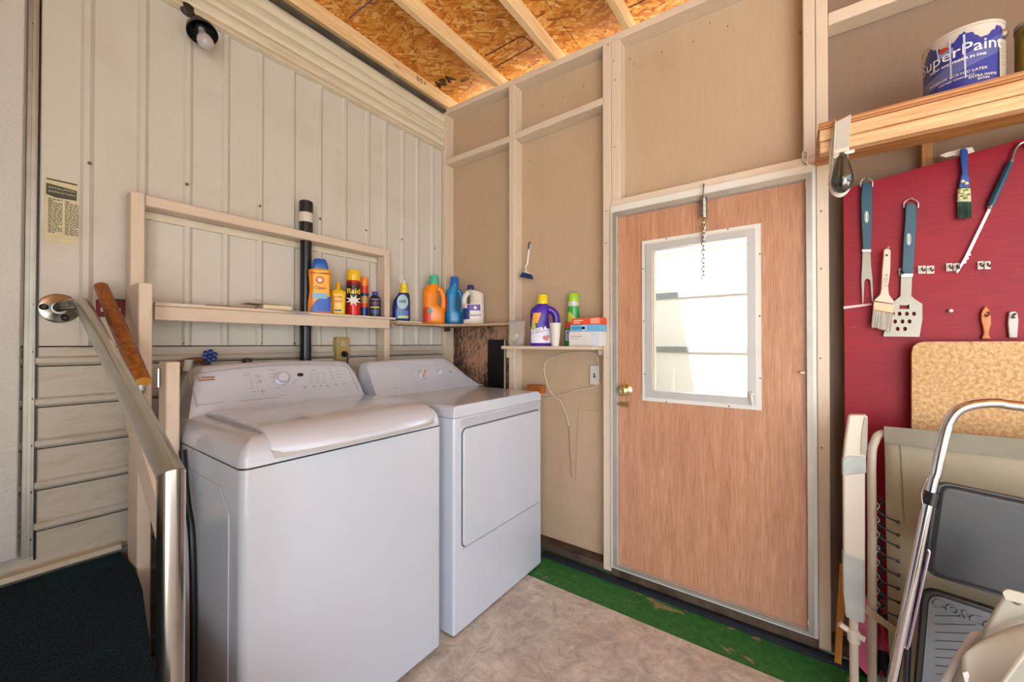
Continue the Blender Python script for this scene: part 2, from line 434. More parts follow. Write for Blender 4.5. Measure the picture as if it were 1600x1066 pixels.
for a, b in zip(zs[:-1], zs[1:]):
    pr = [(-4.4, 0, a-.002), (-4.4, 0, b+.036), (-4.4, -.011, b+.028), (-4.4, -.011, b+.012), (-4.4, 0, b+.002)]
    pr = [p for p in pr]; back = [(-4.4, 0.012, b+.002), (-4.4, 0.012, a-.002)]
    obj('siding_plank', prism(pr + back, (4.4, 0, 0)), M['siding_low'], wl)
obj('wall_backing', box(-4.42, 0.10, 0.0125, 0.03, -0.05, 3.10), M['dirt'], wl)
# crown: corrugated strip running level under the roof
cp = []
zc0, zc1 = 2.74, 2.985
for i in range(33):
    t = i/32; z = zc0 + (zc1-zc0)*t; cp.append((-4.4, -0.012 - 0.012*abs(math.sin(t*PI*4.0))**0.6, z))
obj('corrugated_fascia', prism(cp + [(-4.4, 0.012, zc1), (-4.4, 0.012, zc0)], (4.4, 0, 0)), M['crown'], wl, smooth=True)
obj('flashing_strip', box(-4.4, -0.0, -0.05, -0.004, 2.985, 2.998), plain('#6d675d', 0.5, 0.3, 0.5), wl)
obj('gasket_foam', box(-4.4, 0.0, -0.034, 0.0, 2.998, 3.012), plain('#4c463c', 0.8, 0, 0.6), wl)
obj('edge_trim', prism([(-4.4,-.004,2.700), (-4.4,-.03,2.706), (-4.4,-.03,2.716), (-4.4,-.016,2.742), (-4.4,-.004,2.742)], (4.4,0,0)), M['cream'], wl)
screws = []
for x, y in ((140,255),(292,288),(440,0),(406,322),(500,342),(572,360),(628,374),(679,388),(477,508+24),(288,537),(349,537),(407,537),(460,537),(640,472)):
    p = AY(x, y, -0.014 if y < 500 else -0.004)
    if y: obj('screw', xf(mv(lathe([(0.006,0),(0.006,.003),(0.003,.006)], 8), 0,0,0), Matrix.Translation(p) @ Matrix.Rotation(PI/2, 4, 'X')), M['screw'], wl)
wb = struct('wall_light_block')
obj('light_block_panel', box(-3.42, -3.34, -2.3, -0.05, 0.0, 3.0), M['siding_low'], wb)  # added out of view to keep sky light off the left siding
# ------------------------------------------------------------------ ceiling: strand board deck on level rafters
ce = struct('ceiling')
RH = 0.092
def osb_z(y): return plate_top(y) + RH
ys = [0.14, -1.08, -2.30, -3.52, -4.75]
for k in range(len(ys)-1):
    for x0, x1 in ((-4.45, -2.02), (-2.017, 0.42)):
        ya, yb = ys[k]-0.0015, ys[k+1]+0.0015
        obj('strand_board', hexa([(x0,yb,osb_z(yb)),(x1,yb,osb_z(yb)),(x1,ya,osb_z(ya)),(x0,ya,osb_z(ya))], [(x0,yb,osb_z(yb)+.012),(x1,yb,osb_z(yb)+.012),(x1,ya,osb_z(ya)+.012),(x0,ya,osb_z(ya)+.012)]), M['osb'], ce)
obj('roof_covering', hexa([(-4.5,-5.2,osb_z(-5.2)+.013),(.46,-5.2,osb_z(-5.2)+.013),(.46,.2,osb_z(.2)+.013),(-4.5,.2,osb_z(.2)+.013)], [(-4.5,-5.2,osb_z(-5.2)+.03),(.46,-5.2,osb_z(-5.2)+.03),(.46,.2,osb_z(.2)+.03),(-4.5,.2,osb_z(.2)+.03)]), M['crown'], ce)
ry = [-0.027, -0.500, -0.942, -1.382, -1.83, -2.28, -2.73, -3.18, -3.63, -4.08, -4.53]
for y in ry:
    z = plate_top(y) + .001
    obj('rafter', box(-4.4, 0.40, y-0.038, y, z, z+RH-.003), M['pine'], ce, bevel=0.003, seg=1)
# stamps on the boards
def stamp(txt, px, py, px2, py2, size, name='printed_stamp', m='ink', z=None, bold=0.0, flip=1):
    y0 = -0.5
    for _ in range(3):
        p = AZ(px, py, osb_z(y0) - .0015); y0 = p.y
    q = AZ(px2, py2, p.z); ux = (q - p).normalized(); uy = Vector((-ux.y, ux.x, 0))*-1
    g = text_geo(txt, size, bold)
    # faces the floor: rebuild so that the slope of the deck is followed
    g = lay(g, p, ux, uy); g = [(a, b, osb_z(b)-.0015) for a, b, c in g[0]], g[1]
    obj(name, g, M[m], ce)
stamp('APA', 687, 138, 714, 121, 0.088, bold=0.005)
stamp('RATED', 692, 149, 745, 122, 0.034)
stamp('403', 722, 130, 742, 119, 0.05, bold=0.001)
stamp('SIZED FOR SPACING', 780, 96, 830, 62, 0.016)
stamp('24/16  EXPOSURE 1', 772, 108, 830, 73, 0.016)
def zline(pts, wd, m, closed=False):
    P = []
    for px, py in pts:
        y0 = -0.8
        for _ in range(3): p = AZ(px, py, osb_z(y0)-.001); y0 = p.y
        P.append(p)
    gs = []
    n = len(P)
    for i in range(n if closed else n-1):
        a, b = P[i], P[(i+1) % n]; d = (b-a).normalized(); s = Vector((-d.y, d.x, 0))*wd/2
        pts = [a-s, b-s, b+s, a+s]
        gs.append(([tuple(v) for v in pts], [(0,1,2,3)]))
    return join(*gs)
obj('printed_stamp', zline([(757,88),(812,58),(817,57),(832,67),(832,73),(775,104)], 0.007, 'ink'), M['ink'], ce)
obj('chalk_line', zline([(545,29),(562,15),(582,0)], 0.006, 'blueink'), M['blueink'], ce)
obj('printed_stamp', zline([(983,12),(1012,-2)], 0.007, 'ink'), M['ink'], ce)
# lumber grade mark on first rafter side
p = AY(653, 118, -0.0655); q = AY(657, 137, -0.0655)
for i, t in enumerate(('SPF', 'KD', '19')):
    obj('printed_stamp', lay(text_geo(t, 0.026, 0.0008), (p.x + 0.03*i - 0.01, -0.0655, p.z - 0.004), (0,0,-1), (1,0,0)), M['ink'], ce)

# ------------------------------------------------------------------ stud wall with the door (right)
wr = struct('wall_right')
PX_ = 0.089       # sheathing plane; stud faces sit at x = 0
S2 = (AX(795,300,0).y, AX(804,300,0).y); S3 = (AX(941.5,200,0).y, AX(954.5,200,0).y); S3b = (S3[1]-.0015, AX(968.5,200,0).y)
S4 = (AX(1254.5,100,0).y, AX(1273.5,100,0).y); S4b = (S4[1]-.0015, AX(1293.5,100,0).y)
HB = (AX(953,321,0).z+AX(1272,262,0).z)/2; HT = HB + 0.038
YE = -5.1
def panel(y0, y1, z0, z1, m, name='plywood_panel'):
    zt = lambda y: min(z1, plate_top(y)-.04) if z1 > 2.8 else z1
    a, b = max(y0,y1), min(y0,y1)
    obj(name, hexa([(PX_,b,z0),(PX_+.012,b,z0),(PX_+.012,a,z0),(PX_,a,z0)], [(PX_,b,zt(b)),(PX_+.012,b,zt(b)),(PX_+.012,a,zt(a)),(PX_,a,zt(a))]), m, wr)
panel(0.0, -0.64, 1.41, 3.0, M['ply']); panel(0.0, -0.64, 0.03, 1.405, M['mold'])
panel(-0.6425, S3[1], 0.03, 3.0, M['ply'])
panel(S3[1]-.0025, S4[0], HT-.02, 3.0, M['ply'])
panel(S4[0]-.002, YE, 0.03, 3.0, M['ply_dimmed'])
# access panel board, slightly proud
ap = AX(904, 641, PX_-.004); 
obj('access_panel', prism([(PX_-.006, ap.y, ap.z), (PX_-.006, ap.y+.02, 0.45), (PX_-.006, S3[0], 0.42), (PX_-.006, S3[0], ap.z+.01)], (.005,0,0)), M['ply'], wr)
def stud(y0, y1, z0, z1, name='stud', x0=0, m=None):
    a, b = max(y0,y1), min(y0,y1)
    if z1 is None: za, zb = plate_top(a)-.038, plate_top(b)-.038
    else: za = zb = z1
    obj(name, hexa([(x0,b,z0),(PX_-.001,b,z0),(PX_-.001,a,z0),(x0,a,z0)], [(x0,b,zb),(PX_-.001,b,zb),(PX_-.001,a,za),(x0,a,za)]), m or M['lumber'], wr, bevel=0.003, seg=1)
stud(-0.001, -0.039, 0.06, None)
stud(S2[0], S2[1], 0.06, None)
stud(S3[0], S3[1], 0.03, None)
stud(S3b[0], S3b[1], HT, None)
stud(S4[0], S4[1], HT, None)
stud(S4b[0], S4b[1], 0.02, None)
for y in (-2.87, -3.28, -3.7, -4.1, -4.5, -4.9): stud(y, y-.038, 0.06, None)
# top plate follows the roof, bottom plate
obj('top_plate', hexa([(-.001,YE,plate_top(YE)-.038),(PX_+.012,YE,plate_top(YE)-.038),(PX_+.012,0,plate_top(0)-.038),(-.001,0,plate_top(0)-.038)],
    [(-.001,YE,plate_top(YE)),(PX_+.012,YE,plate_top(YE)),(PX_+.012,0,plate_top(0)),(-.001,0,plate_top(0))]), M['lumber_y'], wr, bevel=0.003, seg=1)
obj('bottom_plate', box(0.0, PX_-.001, S3[0]+.002, -0.04, 0.02, 0.058), M['dirt'], wr, bevel=0.004, seg=1)
obj('bottom_plate', box(0.0, PX_-.001, YE, S4b[1]-.002, 0.02, 0.058), M['dirt'], wr, bevel=0.004, seg=1)
# blocking between studs
def block(y0, y1, pa, pb, h=0.04):
    z0, z1 = AX(pa[0], pa[1], 0).z, AX(pb[0], pb[1], 0).z
    a, b = max(y0,y1), min(y0,y1)
    obj('blocking', hexa([(0,b,z1),(PX_-.001,b,z1),(PX_-.001,a,z0),(0,a,z0)], [(0,b,z1+h),(PX_-.001,b,z1+h),(PX_-.001,a,z0+h),(0,a,z0+h)]), M['lumber_y'], wr, bevel=0.003, seg=1)
block(-.04, S2[0]+.001, (700,256), (795,222)); block(S2[1]-.001, S3[0]+.001, (807,216), (941,163))
block(S4b[1]-.001, -2.86, (1297,38), (1420,-5), 0.05)
obj('door_header', box(-.002, PX_-.001, S4b[1]+.042, S3[1]-.0015, HB, HT), M['lumber_y'], wr, bevel=0.003, seg=1)
# rubber strip along the foot of the wall
obj('rubber_strip', join(box(-.045, -.012, -2.9, -0.9, 0.0, 0.018), box(-.04, -.03, -2.9, -0.9, 0.018, 0.024), box(-.024, -.015, -2.9, -0.9, 0.018, 0.024)), M['rubber'], wr)
obj('sill_plate', box(-.010, PX_, S4b[0]+.0, S3[1]-.002, 0.0, 0.062), M['dirt'], wr, bevel=0.004, seg=1)
nails = []
for x, y in ((742,191),(774,199),(848,164),(880,152),(912,135),(984,92),(990,100),(1034,82),(1083,65),(1109,36),(1137,41),(976,230),(828,252),(872,500-50),(1250,50)):
    nails.append(xf(lathe([(0.004,0),(0.003,.002)], 6), Matrix.Translation(AX(x,y,PX_-.001)) @ Matrix.Rotation(-PI/2, 4, 'Y')))
for x, y in ((959,95),(961,125),(960,230),(950,70),(947,330),(947,380),(1283,420),(1283,330),(1284,700),(1282,560)):
    nails.append(xf(lathe([(0.004,0),(0.003,.002)], 6), Matrix.Translation(AX(x,y,-.001)) @ Matrix.Rotation(-PI/2, 4, 'Y')))
o = obj('nail_heads', join(*nails), M['screw'], wr); o['kind'] = 'stuff'

# ------------------------------------------------------------------ door_1
d = struct('door_1', (0.0, -1.765, 0.09))
dy1 = AX(966, 600, 0).y; dy0 = AX(1260, 600, 0).y
dz0 = (AX(967.5,880.5,0).z + AX(1261,980,0).z)/2; dz1 = (AX(966,340,0).z + AX(1257,284,0).z)/2
wy1 = AX(1004,500,0).y; wy0 = AX(1189.5,500,0).y; wz1 = (AX(1004,378,0).z+AX(1188,349,0).z)/2; wz0 = (AX(1006,626,0).z+AX(1190,641,0).z)/2
gy1 = AX(1023,500,0).y; gy0 = AX(1167.5,500,0).y; gz1 = (AX(1023,392,0).z+AX(1167,369,0).z)/2; gz0 = (AX(1024,609,0).z+AX(1168,621,0).z)/2
obj('door_slab', rframe(dy0, dy1, dz0, dz1, gy0-.004, gy1+.004, gz0-.004, gz1+.004, 0.0, 0.036), M['door'], d)
fr = obj('door_frame', rframe(S4b[0]+.002, S3[1]-.003, 0.063, HB-.001, dy0-.003, dy1+.003, dz0-.006, dz1+.003, -0.014, 0.06), M['white_metal'], d)
obj('frame_lip', rframe(dy0-.022, dy1+.022, dz0-.018, dz1+.026, dy0-.002, dy1+.002, dz0-.004, dz1+.002, -0.022, -0.0142), M['alu'], fr)
wf = obj('window_frame', mitre(wy0, wy1, wz0, wz1, 0.022, -0.007, 0.0), M['white_metal'], d)
obj('inner_frame', mitre(wy0+.020, wy1-.020, wz0+.020, wz1-.020, gy0-wy0-.020, -0.013, 0.030), plain('#c9cac8', 0.35, 0.3, 0.04), wf)
obj('window_pane', box(0.020, 0.023, gy0-.003, gy1+.003, gz0-.003, gz1+.003), M['pane'], d)
ws = []
for x, y in ((1005,420),(1006,502),(1007,585),(1041,373),(1137,358),(1187,397),(1187,494),(1188,591),(1041,628),(1139,635)):
    ws.append(xf(lathe([(0.004,0),(0.003,.002)], 8), Matrix.Translation(AX(x,y,-.0075)) @ Matrix.Rotation(-PI/2, 4, 'Y')))
o = obj('frame_screws', join(*ws), M['screw'], wf)
# crank handle
cp = AX(1174, 616, -.014)
obj('window_crank', join(xf(lathe([(0.010,0),(0.010,.012),(0.006,.016)], 14), Matrix.Translation(cp) @ Matrix.Rotation(-PI/2, 4, 'Y')), tube([cp+Vector((-.014,0,0)), cp+Vector((-.022,-.002,-.02)), cp+Vector((-.020,-.004,-.048))], 0.0045, 8, 4)), plain('#e4e2dc', 0.3, 0.3), d, smooth=True)
kp = AX(979, 609, -.001)
kn = obj('door_knob', xf(lathe([(0.030,0),(0.031,.004),(0.022,.009),(0.011,.014),(0.011,.032),(0.020,.038),(0.0265,.050),(0.026,.060),(0.018,.068),(0.006,.070)], 28), Matrix.Translation(kp) @ Matrix.Rotation(-PI/2, 4, 'Y')), plain('#d8c391', 0.15, 0.9, 0.03), d, smooth=True)
lp = AX(976, 632, -.003)
obj('slide_latch', join(box(-.010, 0, lp.y-.022, lp.y+.020, lp.z-.013, lp.z-.004), box(-.010, 0, lp.y-.022, lp.y+.020, lp.z+.004, lp.z+.013), tube([(-.012, lp.y-.02, lp.z), (-.012, lp.y+.045, lp.z)], 0.0035, 8), box(-.018, -.004, lp.y-.004, lp.y+.002, lp.z-.006, lp.z+.010)), plain('#b99a62', 0.3, 0.9), d)
obj('door_stop_bracket', join(box(-.03,-.001, AX(1256,582,0).y-.003, AX(1256,582,0).y+.012, AX(1256,582,0).z-.004, AX(1256,582,0).z+.004)), plain('#cfc8bc', 0.4, 0.2), d)

# closer spring and chain hanging from the header
hp = AX(1099, 303, -.03)
t = thing('closer_spring', (hp.x, hp.y, AX(1103,430,-.03).z), 'steel coil spring with a short chain hanging from the header over the brown door', 'spring')
pts = []
z_t, z_b = AX(1099,303,-.03).z, AX(1101,343,-.03).z
for i in range(13*10+1):
    a = i/10*2*PI; pts.append((hp.x + .015*math.cos(a), hp.y + .015*math.sin(a), z_t - .012 - (z_t-z_b-.02)*i/130))
obj('coil', tube(pts, 0.0026, 6), M['steel'], t, smooth=True)
obj('hook', tube([(-.004, hp.y, HB+.008), (-.018, hp.y, HB+.012), (-.03, hp.y, z_t+.004), (-.03, hp.y, z_t-.014)], 0.003, 6, 4), M['steel'], t, smooth=True)
zz = z_b; ze = AX(1103,430,-.03).z; k = 0
while zz > ze:
    L = 0.026; lk = []
    for i in range(12):
        a = 2*PI*i/12; lk.append(Vector((0.009*math.cos(a), 0, -L/2 + (L/2)*math.sin(a))))
    rz = PI/2 if k % 2 else 0.35
    obj('chain_link', xf(tube(lk, 0.0023, 5, 0, True), Matrix.Translation((hp.x, hp.y, zz)) @ Matrix.Rotation(rz, 4, 'Z')), M['steel'], t, smooth=True)
    zz -= L - 0.006; k += 1
# ------------------------------------------------------------------ door_2: embossed white slab standing at the far left, with its strip
d2 = struct('door_2', (-2.2, -0.03, 0.5))
a, b = AY(41, 0, -.045), AY(27, 874, -.045)
obj('door_slab', prism([(-3.1,-.045,b.z), (b.x,-.045,b.z), (a.x,-.045,2.68), (-3.1,-.045,2.68)], (0,.028,0)), M['embossed'], d2, bevel=0.006)
a, b, c, e = AY(44, 0, -.016), AY(31, 874, -.016), AY(62, 0, -.016), AY(52, 868, -.016)
obj('door_strip', prism([(b.x,-.016,b.z), (e.x,-.016,b.z), (c.x,-.016,2.69), (a.x,-.016,2.69)], (0,.015,0)), M['alu'], d2, bevel=0.002, seg=1)
obj('strip_rib', prism([(b.x+.012,-.024,b.z), (b.x+.020,-.024,b.z), (a.x+.020,-.024,2.69), (a.x+.012,-.024,2.69)], (0,.008,0)), M['alu'], d2)
for y in (38, 112, 185, 258, 330, 404, 476, 550, 624, 697, 770, 844):
    xx = 54 + (46-54)*y/850
    obj('screw', xf(lathe([(0.005,0),(0.005,.002),(0.002,.004)], 8), Matrix.Translation(AY(xx, y, -.017)) @ Matrix.Rotation(PI/2, 4, 'X')), M['screw'], d2)
obj('weather_strip', prism([(e.x+.001,-.006,b.z-.02), (e.x+.006,-.006,b.z-.02), (c.x+.006,-.006,2.69), (c.x+.001,-.006,2.69)], (0,.005,0)), M['black'], d2)
obj('base_ledge', box(-3.1, -1.71, -.045, -.001, 0.487, 0.505), M['cream'], wl)

# ------------------------------------------------------------------ carpeted landing
lt = thing('carpeted_landing', (-2.5, -0.8, 0), 'raised landing covered in dark teal carpet at the foot of the white door', 'landing')
edge = [(-1.712,-.046), (-1.712,-.10), (-1.712,-.30), (-1.722,-.42), (-1.765,-.72), (-1.80,-.95), (-1.855,-1.15), (-1.88,-1.5)]
poly = [(-3.3,-1.5)] + [(-3.3,-.046)] + edge
poly = [(x, y, 0.466) for x, y in poly]
obj('carpet', prism(list(reversed(poly)), (0,0,.014)), M['carpet'], lt, bevel=0.004, seg=2)
obj('platform', prism([(-3.29,-1.49,0.004), (-1.90,-1.49,0.004), (-1.875,-1.15,0.004), (-1.80,-.72,0.004), (-1.735,-.30,0.004), (-1.735,-.05,0.004), (-3.29,-.05,0.004)], (0,0,.461)), plain('#6a5344', 0.7, 0, 0.3), lt)

# ------------------------------------------------------------------ ground and neighbouring house outside, plus an added shadow caster
g = struct('ground')
obj('concrete_apron', join(box(-14, -4.32, -14, 12, -0.10, -0.06), box(-4.32, 0.5, -14, -5.22, -0.10, -0.06), box(0.11, 9, -14, 12, -0.10, -0.06)), plain('#c9c1b0', 0.8, 0, 0.15), g)
nh = thing('neighbouring_house', (3.3, -1.5, -0.06), 'white sided building in sun and shade seen through the door window', 'building')
wzt = AX(1100, 392, 2.6).z
nz = [-0.06, 0.62, AX(1047,546,2.6).z, AX(1047,462,2.6).z, wzt]
rng = list(zip(nz[:-1], nz[1:]))
for a, b in rng: obj('wall_panel', box(2.6, 2.68, -6.5, 5.0, a+.03, b-(.03 if b < wzt else 0)), plain('#f2f0ea', 0.6, 0, 0.03), nh)
for z in nz[1:-1]: obj('grey_rail', box(2.585, 2.67, -6.5, 5.0, z-.032, z+.032), plain('#8d9698', 0.5, 0, 0.05), nh)
obj('roof', hexa([(2.6,-6.6,wzt+.004),(5.5,-6.6,wzt+.12),(5.5,5.1,wzt+.12),(2.6,5.1,wzt+.004)], [(2.59,-6.6,wzt+.03),(5.5,-6.6,wzt+.16),(5.5,5.1,wzt+.16),(2.59,5.1,wzt+.03)]), plain('#d9d4c6', 0.8, 0, 0.1), nh)
ow = struct('wall_shadow_caster')
obj('shadow_casting_block', box(0.7, 1.85, -0.80, 5.0, -0.06, 3.42), plain('#e9e4d6', 0.7), ow)  # unseen block, shaped to throw the diagonal shade on the neighbouring wall
# ================================================================== wooden shelf frame on the siding wall
LX = M['lumber_x']; LZ = M['lumber']
sf = thing('wall_shelf_frame', (-1.11, -0.05, 0), 'beige painted lumber frame with a long narrow shelf on the cream metal wall', 'shelf')
RT = AY(226,304,-.09).z; SH1 = AY(240,472,-.15).z
obj('post', box(-1.700,-1.659,-.092,-.015,SPLIT-.3,RT+.004), LZ, sf, bevel=.003, seg=1)
obj('post', box(-.564,-.526,-.092,-.015,0.0,RT-.001), LZ, sf, bevel=.003, seg=1)
obj('top_rail', box(-1.657,-.566,-.092,-.015,RT-.042,RT), LX, sf, bevel=.003, seg=1)
obj('ledger', box(-1.657,-.566,-.014,-.001,RT-.075,RT-.045), M['cream'], sf)
pipex, pipey = AY(478,400,-.055).x, -.055
def plank_notch():
    r = 0.036
    return prism([(-1.640,-.152,SH1-.012), (-.530,-.152,SH1-.012), (-.530,-.093,SH1-.012), (-.565,-.093,SH1-.012),(-.565,-.015,SH1-.012), (pipex+r,-.015,SH1-.012), (pipex+r,pipey-r,SH1-.012), (pipex-r,pipey-r,SH1-.012), (pipex-r,-.015,SH1-.012), (-1.640,-.015,SH1-.012)], (0,0,.012))
obj('shelf_board', plank_notch(), LX, sf)
obj('apron', box(-1.640,-.566,-.142,-.124,SH1-.068,SH1-.0125), LX, sf, bevel=.002, seg=1)
# black vent stack
ps = thing('vent_pipe', (pipex, pipey, 0), 'tall black plastic vent pipe with a white collar behind the shelf', 'pipe')
zt = AY(478,315,-.055).z
obj('pipe', mv(lathe([(0.0275,0.0),(0.0275,zt-.03)], 28), pipex, pipey, 0), plain('#15161a', .25, 0, .05), ps, smooth=True)
obj('cap', mv(lathe([(0.0285,zt-.165),(0.0325,zt-.163),(0.0325,zt-.004),(0.029,zt)], 28), pipex, pipey, 0), plain('#191a1c', .35, 0, .05), ps, smooth=True)
obj('collar', mv(lathe([(0.0335,zt-.112),(0.0345,zt-.110),(0.0345,zt-.064),(0.0335,zt-.062)], 28), pipex, pipey, 0), plain('#d8d2c2', .5, 0, .1), ps, smooth=True)
# long beige panel strip behind the pipe (duct)
# corner shelf
CS = AZ(700,508,1.405).z
c = thing('corner_shelf', (-.25, -.2, CS-.014), 'thin curved plywood shelf fitted into the room corner above the dryer', 'shelf')
edge = smooth_path([(-.524,-.150,0), (-.36,-.158,0), (-.21,-.182,0), (-.115,-.27,0), (-.07,-.42,0), (-.035,-.655,0)], 6)
poly = [(v.x, v.y, CS-.014) for v in edge] + [(-.002,-.655,CS-.014), (-.002,-.600,CS-.014), (.086,-.600,CS-.014), (.086,-.042,CS-.014), (-.004,-.042,CS-.014), (-.004,-.012,CS-.014), (-.524,-.012,CS-.014)]
obj('board', prism(poly, (0,0,.014)), wood('worn_plywood_edge', '#cbb091', '#a7835c', 'x', .6), c)
obj('liner', box(-.524,-.330,-.166,-.02,CS+.0002,CS+.008), M['cream'], c)
obj('bracket', join(box(-.512,-.500,-.10,-.012,CS-.026,CS-.0145), box(-.512,-.500,-.026,-.012,CS-.16,CS-.0265)), M['cream'], c)
obj('bracket', join(box(-.02,-.008,-.10,-.045,CS-.045,CS-.0145)), M['dirt'], c)
# small shelf on the stud wall
SS = AX(850,541,-.12).z
s2x = AX(783,541,-.125)
c = thing('small_wall_shelf', (0, -.97, SS-.018), 'short beige shelf between studs holding the purple bottle and cartons', 'shelf')
obj('board', join(box(-.125,-.002,S3[0]+.002,s2x.y,SS-.018,SS), box(-.002,PX_-.002,S3[0]+.002,S2[1]-.002,SS-.018,SS)), M['lumber_y'], c, bevel=.002, seg=1)
obj('bracket', box(-.03,-.002,S2[1]+.003,S2[0]-.003,SS-.075,SS-.0185), M['lumber'], c)
obj('bracket', box(.03,PX_-.002,S3[0]+.004,S3[0]+.04,SS-.05,SS-.0185), M['lumber'], c)

# ================================================================== newel posts, brace, handrails
t = thing('rail_post', (-1.70, -.2, 0), 'upright beige timber post in front of the shelf frame, paper-tagged end', 'post')
a = AY(217,441,-.25); b = AY(239,441,-.25); pz = a.z
obj('timber', hexa([(a.x,-.25,.003),(b.x,-.25,.003),(b.x,-.11,.003),(a.x,-.11,.003)], [(a.x,-.25,pz),(b.x,-.25,pz),(b.x,-.11,pz),(a.x,-.11,pz)]), LZ, t, bevel=.003, seg=1)
t = thing('rail_post', (-1.63, -.3, 0), 'short beige timber post wedged beside the washer with a metal loop', 'post')
a = AY(260,566,-.46); b = AY(283,566,-.46); b.x -= .002; pz = a.z
obj('timber', box(a.x,b.x,-.46,-.372,.003,pz), LZ, t, bevel=.003, seg=1)
lp = AX(252,590,a.x)
obj('metal_loop', tube([(a.x-.006,-.41,lp.z+.03),(a.x-.010,-.418,lp.z+.03),(a.x-.010,-.418,lp.z-.03),(a.x-.006,-.402,lp.z-.03),(a.x-.006,-.402,lp.z+.03)], .003, 6), M['steel'], t)
o = obj('stair_brace', prism([tuple(AX(*q,-1.742)) for q in ((196,615),(196,664),(250,868),(250,800))], (.019,0,0)), M['lumber_y'], None); tag(o, 'sloping beige brace board under the steel handrail', 'board')
# steel handrail
er = AX(268,742,-1.826); tp = AX(133,464,-1.80); fp = AY(92,482,0)
t = thing('handrail', (er.x, er.y, .003), 'bent galvanized steel pipe handrail with an oval flange on the metal wall', 'handrail')
R_ = .0215
tp = Vector((-1.822, -.135, AX(128,470,-1.822).z)); 
tp = AY(128, 474, -.145)
el = Vector((er.x, er.y, er.z))
def mitred(p0, p1, nrm):   # pipe from p0 ending at p1 on the plane with normal nrm
    d_ = (p1-p0).normalized(); a_ = d_.cross(Vector((1,0,0))).normalized(); b_ = d_.cross(a_); V, F = [], []; n = 28
    for i in range(n):
        o_ = (a_*math.cos(2*PI*i/n) + b_*math.sin(2*PI*i/n))*R_; V.append(tuple(p0+o_))
    for i in range(n):
        q_ = Vector(V[i]); V.append(tuple(q_ + d_*((p1-q_).dot(nrm)/d_.dot(nrm))))
    return V, [(i, (i+1) % n, n+(i+1) % n, n+i) for i in range(n)] + [tuple(range(n-1,-1,-1)), tuple(range(n, 2*n))]
dr1 = (el-tp).normalized(); dr2 = Vector((0,0,-1)); nb = (dr1+dr2).normalized()
obj('rail_pipe', mitred(tp, el, nb), M['steel'], t, smooth=True)
obj('leg_pipe', mitred(Vector((el.x, el.y, .005)), el, nb), M['steel'], t, smooth=True)
obj('weld_seam', tube([tuple(el)]*0 or [tuple(el + (dr1.cross(nb).normalized()*math.cos(a_) + nb.cross(dr1.cross(nb).normalized()).normalized()*math.sin(a_)/max(.3, abs(dr1.dot(nb))))*R_*1.0) for a_ in [2*PI*i/28 for i in range(28)]], .0009, 5, 0, True), plain('#8d8a86', .4, .8), t)
fw = AY(92,482,-.001)
obj('flange', xf(lathe([(.052,0),(.052,.003),(.044,.007),(.022,.010),(.020,.012)], 32), Matrix.Translation(fw) @ Matrix.Rotation(PI/2, 4, 'X')), plain('#c4c2bd', .25, 1.0, .35), t, smooth=True)
obj('flange_arm', tube([fw + Vector((0,-.008,0)), fw + Vector((.0,-.05,.004)), fw.lerp(tp, .8) + Vector((0,-.008,.004)), tp], [.017,.017,.019,.02], 16), M['steel'], t, smooth=True)
for dx, dz in ((.030,.027), (-.036,.002), (.014,-.034)):
    obj('bolt', xf(lathe([(.011,0),(.011,.006),(.006,.010)], 10), Matrix.Translation(fw + Vector((dx,-.006,dz))) @ Matrix.Rotation(PI/2, 4, 'X')), plain('#3c3836', .4, .8), t)
# wooden grab rail
a = AY(158,448,-.075); b = AY(223,597,-.42)
t = thing('wooden_handrail', a, 'varnished brown wooden grab rail with a sawn yellow end beside the steel pipe', 'handrail')
dd = (b-a).normalized()
wd = wood('varnished_handrail', '#a8662c', '#6f3c14', 'y', .35, 1.3)
obj('rail', tube([a - dd*.012, a - dd*.002, a, a+(b-a)*.33, a+(b-a)*.36, b], [.010,.017,.020,.0205,.0235,.0225], 20), wd, t, smooth=True)
obj('sawn_end', tube([b - dd*.002, b + dd*.003], .0222, 20), plain('#e3a33c', .6, 0, .25), t)
br = b - dd*.03
obj('bracket', join(tube([br + Vector((0,0,-.020)), br + Vector((.004,.005,-.05)), (-1.712,-.262,br.z-.075)], .012, 12, 4)), plain('#aaa9a6', .4, .6), t, smooth=True)
obj('bracket', join(tube([a+(b-a)*.42 + Vector((0,0,-.018)), (a+(b-a)*.42) + Vector((.03,.05,-.03)), (-1.712,-.13,(a+(b-a)*.42).z-.045)], .006, 8, 4)), M['cream'], t, smooth=True)
# red warning plate
p, q = AY(150,468,-.004), AY(195,497,-.004)
t = thing('warning_plate', (p.x,-.002,q.z), 'small red plate with a white stripe on the siding behind the wooden rail', 'sign')
obj('plate', box(p.x,q.x,-.005,-.0005,q.z,p.z), plain('#8e1e1c', .5, 0, .25), t)
obj('stripe', box(p.x+.012,q.x-.012,-.006,-.0052,(p.z+q.z)/2-.012,(p.z+q.z)/2+.004), plain('#d8cdc2', .5), t)
obj('top_bar', box(p.x+.02,q.x+.005,-.012,-.0005,p.z,p.z+.006), M['black'], t)

